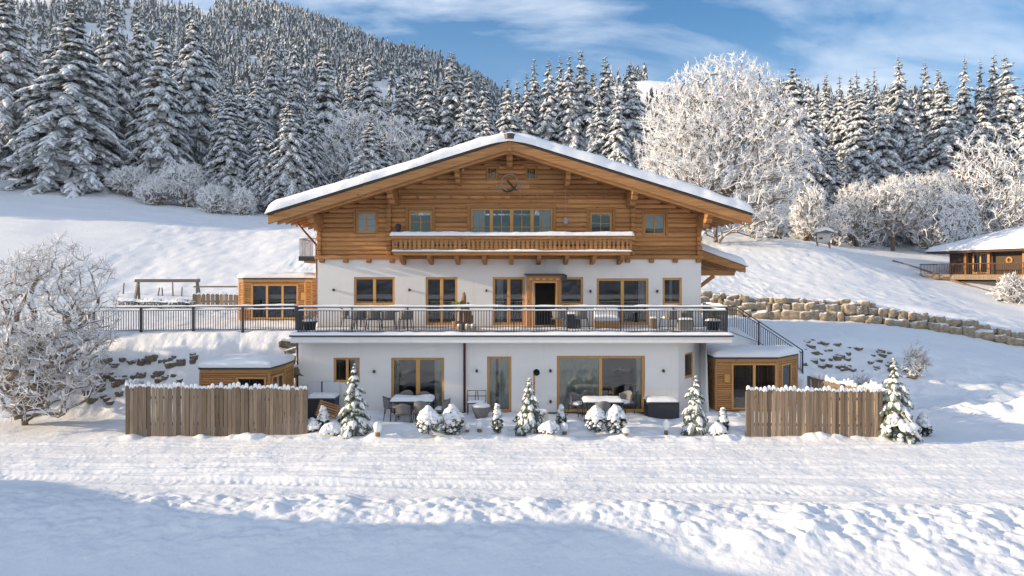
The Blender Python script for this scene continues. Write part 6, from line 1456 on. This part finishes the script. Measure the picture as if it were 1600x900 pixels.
for a, c in ((x0, (x0 + x1) / 2 - .01), ((x0 + x1) / 2 + .01, x1)): t = MB(); t.box(a, c, 28.76, 28.92, TZ + .302, TZ + .88); t.build('back_cushion', M['gauze'], e, bevel=.04)
t = MB(); snow_slab(t, x0, x1, 28.32, 28.92, lambda x, y: TZ + (.442 if y < 28.76 else .882), .05, 16, 8, 2, .06, .03); t.build('snow', M['snow'], e, smooth=True)
tbox('terrace_stool', 'small wooden stool in front of the bench end on the terrace', 'stool', 1018, 1026, .45, 27.9, .3, 'grey_wood')
def pot(px, d, label, plant_mat, r=.24, mat='dark', z=TZ, seed=1):
    c = (X(px, d), d, z); e = thing('plant_pot', label, 'plant pot', c, 'plant pots at the terrace corners'); R = random.Random(seed); t = MB(); t.lathe([(r * .72, 0), (r * .95, r * 1.25), (r * 1.08, r * 1.3), (r * 1.08, r * 1.5), (r * .9, r * 1.5)], c, 18); t.build('pot', M[mat], e, smooth=True)
    t = MB(); t.lathe([(r * 1.1, r * 1.5), (r * .9, r * 1.72), (r * .3, r * 1.85), (.004, r * 1.87)], c, 16); t.build('snow', M['snow'], e, smooth=True); t = MB()
    for i in range(130):
        a = R.uniform(0, 6.28); el_ = R.uniform(.3, 1.5); o = Vector((math.cos(a) * math.cos(el_), math.sin(a) * math.cos(el_), math.sin(el_))); s_ = o.orthogonal().normalized() * .018; q = Vector(c) + Vector((0, 0, r * 1.55)) + o * R.uniform(.05, .30); t.add([q - s_, q + s_, q + o * .13 + s_ * .4 - Vector((0, 0, .03)), q + o * .13 - s_ * .4 - Vector((0, 0, .03))], [(0, 1, 2, 3)])
    t.build('plant', M[plant_mat], e)
pot(484, 26.95, 'dark pot with a frosted plant at the left terrace corner', 'frost2', .27)
pot(1114, 26.95, 'dark pot with green leaves at the right terrace corner', 'leaf_y', .28, seed=4)
# driftwood sculpture and the palm-like plant beside it
px_, d = 727, 27.6; c = (X(px_, d), d, TZ); e = thing('driftwood_sculpture', 'tall carved driftwood sculpture with side stumps on the terrace', 'sculpture', c); R = random.Random(5)
t = MB(); t.tube([(c[0] - .05, d, TZ), (c[0] - .04, d, TZ + .5), (c[0] - .09, d, TZ + 1.05), (c[0] - .05, d, TZ + 1.35), (c[0] - .06, d, TZ + 1.52)], [.16, .13, .13, .09, .05], 8); t.build('trunk', M['driftwood'], e)
for dx, h, r in ((.12, 1.12, .07), (.22, .82, .06), (-.2, .8, .05), (.30, .60, .05)): t = MB(); t.tube([(c[0] + dx * .7, d - .03, TZ), (c[0] + dx * .95, d - .03, TZ + h * .6), (c[0] + dx, d - .03, TZ + h)], [r * 1.3, r, r * .7], 7); t.build('stump', M['driftwood'], e)
for dx in (-.22, .1, .32): t = MB(); t.lathe([(.13, 0), (.15, .12), (.10, .24), (.01, .28)], (c[0] + dx, d - .25, TZ), 8); t.build('stone', M['stone'], e, smooth=True)
px_ = 713; c = (X(px_, d), 27.5, TZ); e = thing('palm_plant', 'yellow green palm like plant in a clay pot beside the driftwood sculpture', 'plant', c); t = MB(); t.lathe([(.12, 0), (.17, .32), (.17, .36), (.14, .36)], c, 14); t.build('pot', M['terracotta'], e, smooth=True); t = MB(); t.tube([(c[0], 27.5, TZ + .3), (c[0] + .03, 27.5, TZ + 1.0)], [.04, .03], 6); t.build('stem', M['driftwood'], e); t = MB()
for i in range(46):
    a = R.uniform(0, 6.28); h = .72 if i % 3 == 0 else 1.02; L = R.uniform(.22, .40); o = Vector((math.cos(a), math.sin(a), 0)); s_ = Vector((-o.y, o.x, 0)) * .022; b0 = Vector((c[0] + .03, 27.5, TZ + h)); p1 = b0 + o * L * .5 + Vector((0, 0, L * R.uniform(.2, .5))); p2 = b0 + o * L + Vector((0, 0, L * R.uniform(-.3, .25))); t.add([b0 - s_ * .5, b0 + s_ * .5, p1 + s_, p1 - s_, p2], [(0, 1, 2, 3), (3, 2, 4)])
t.build('fronds', M['frond'], e)
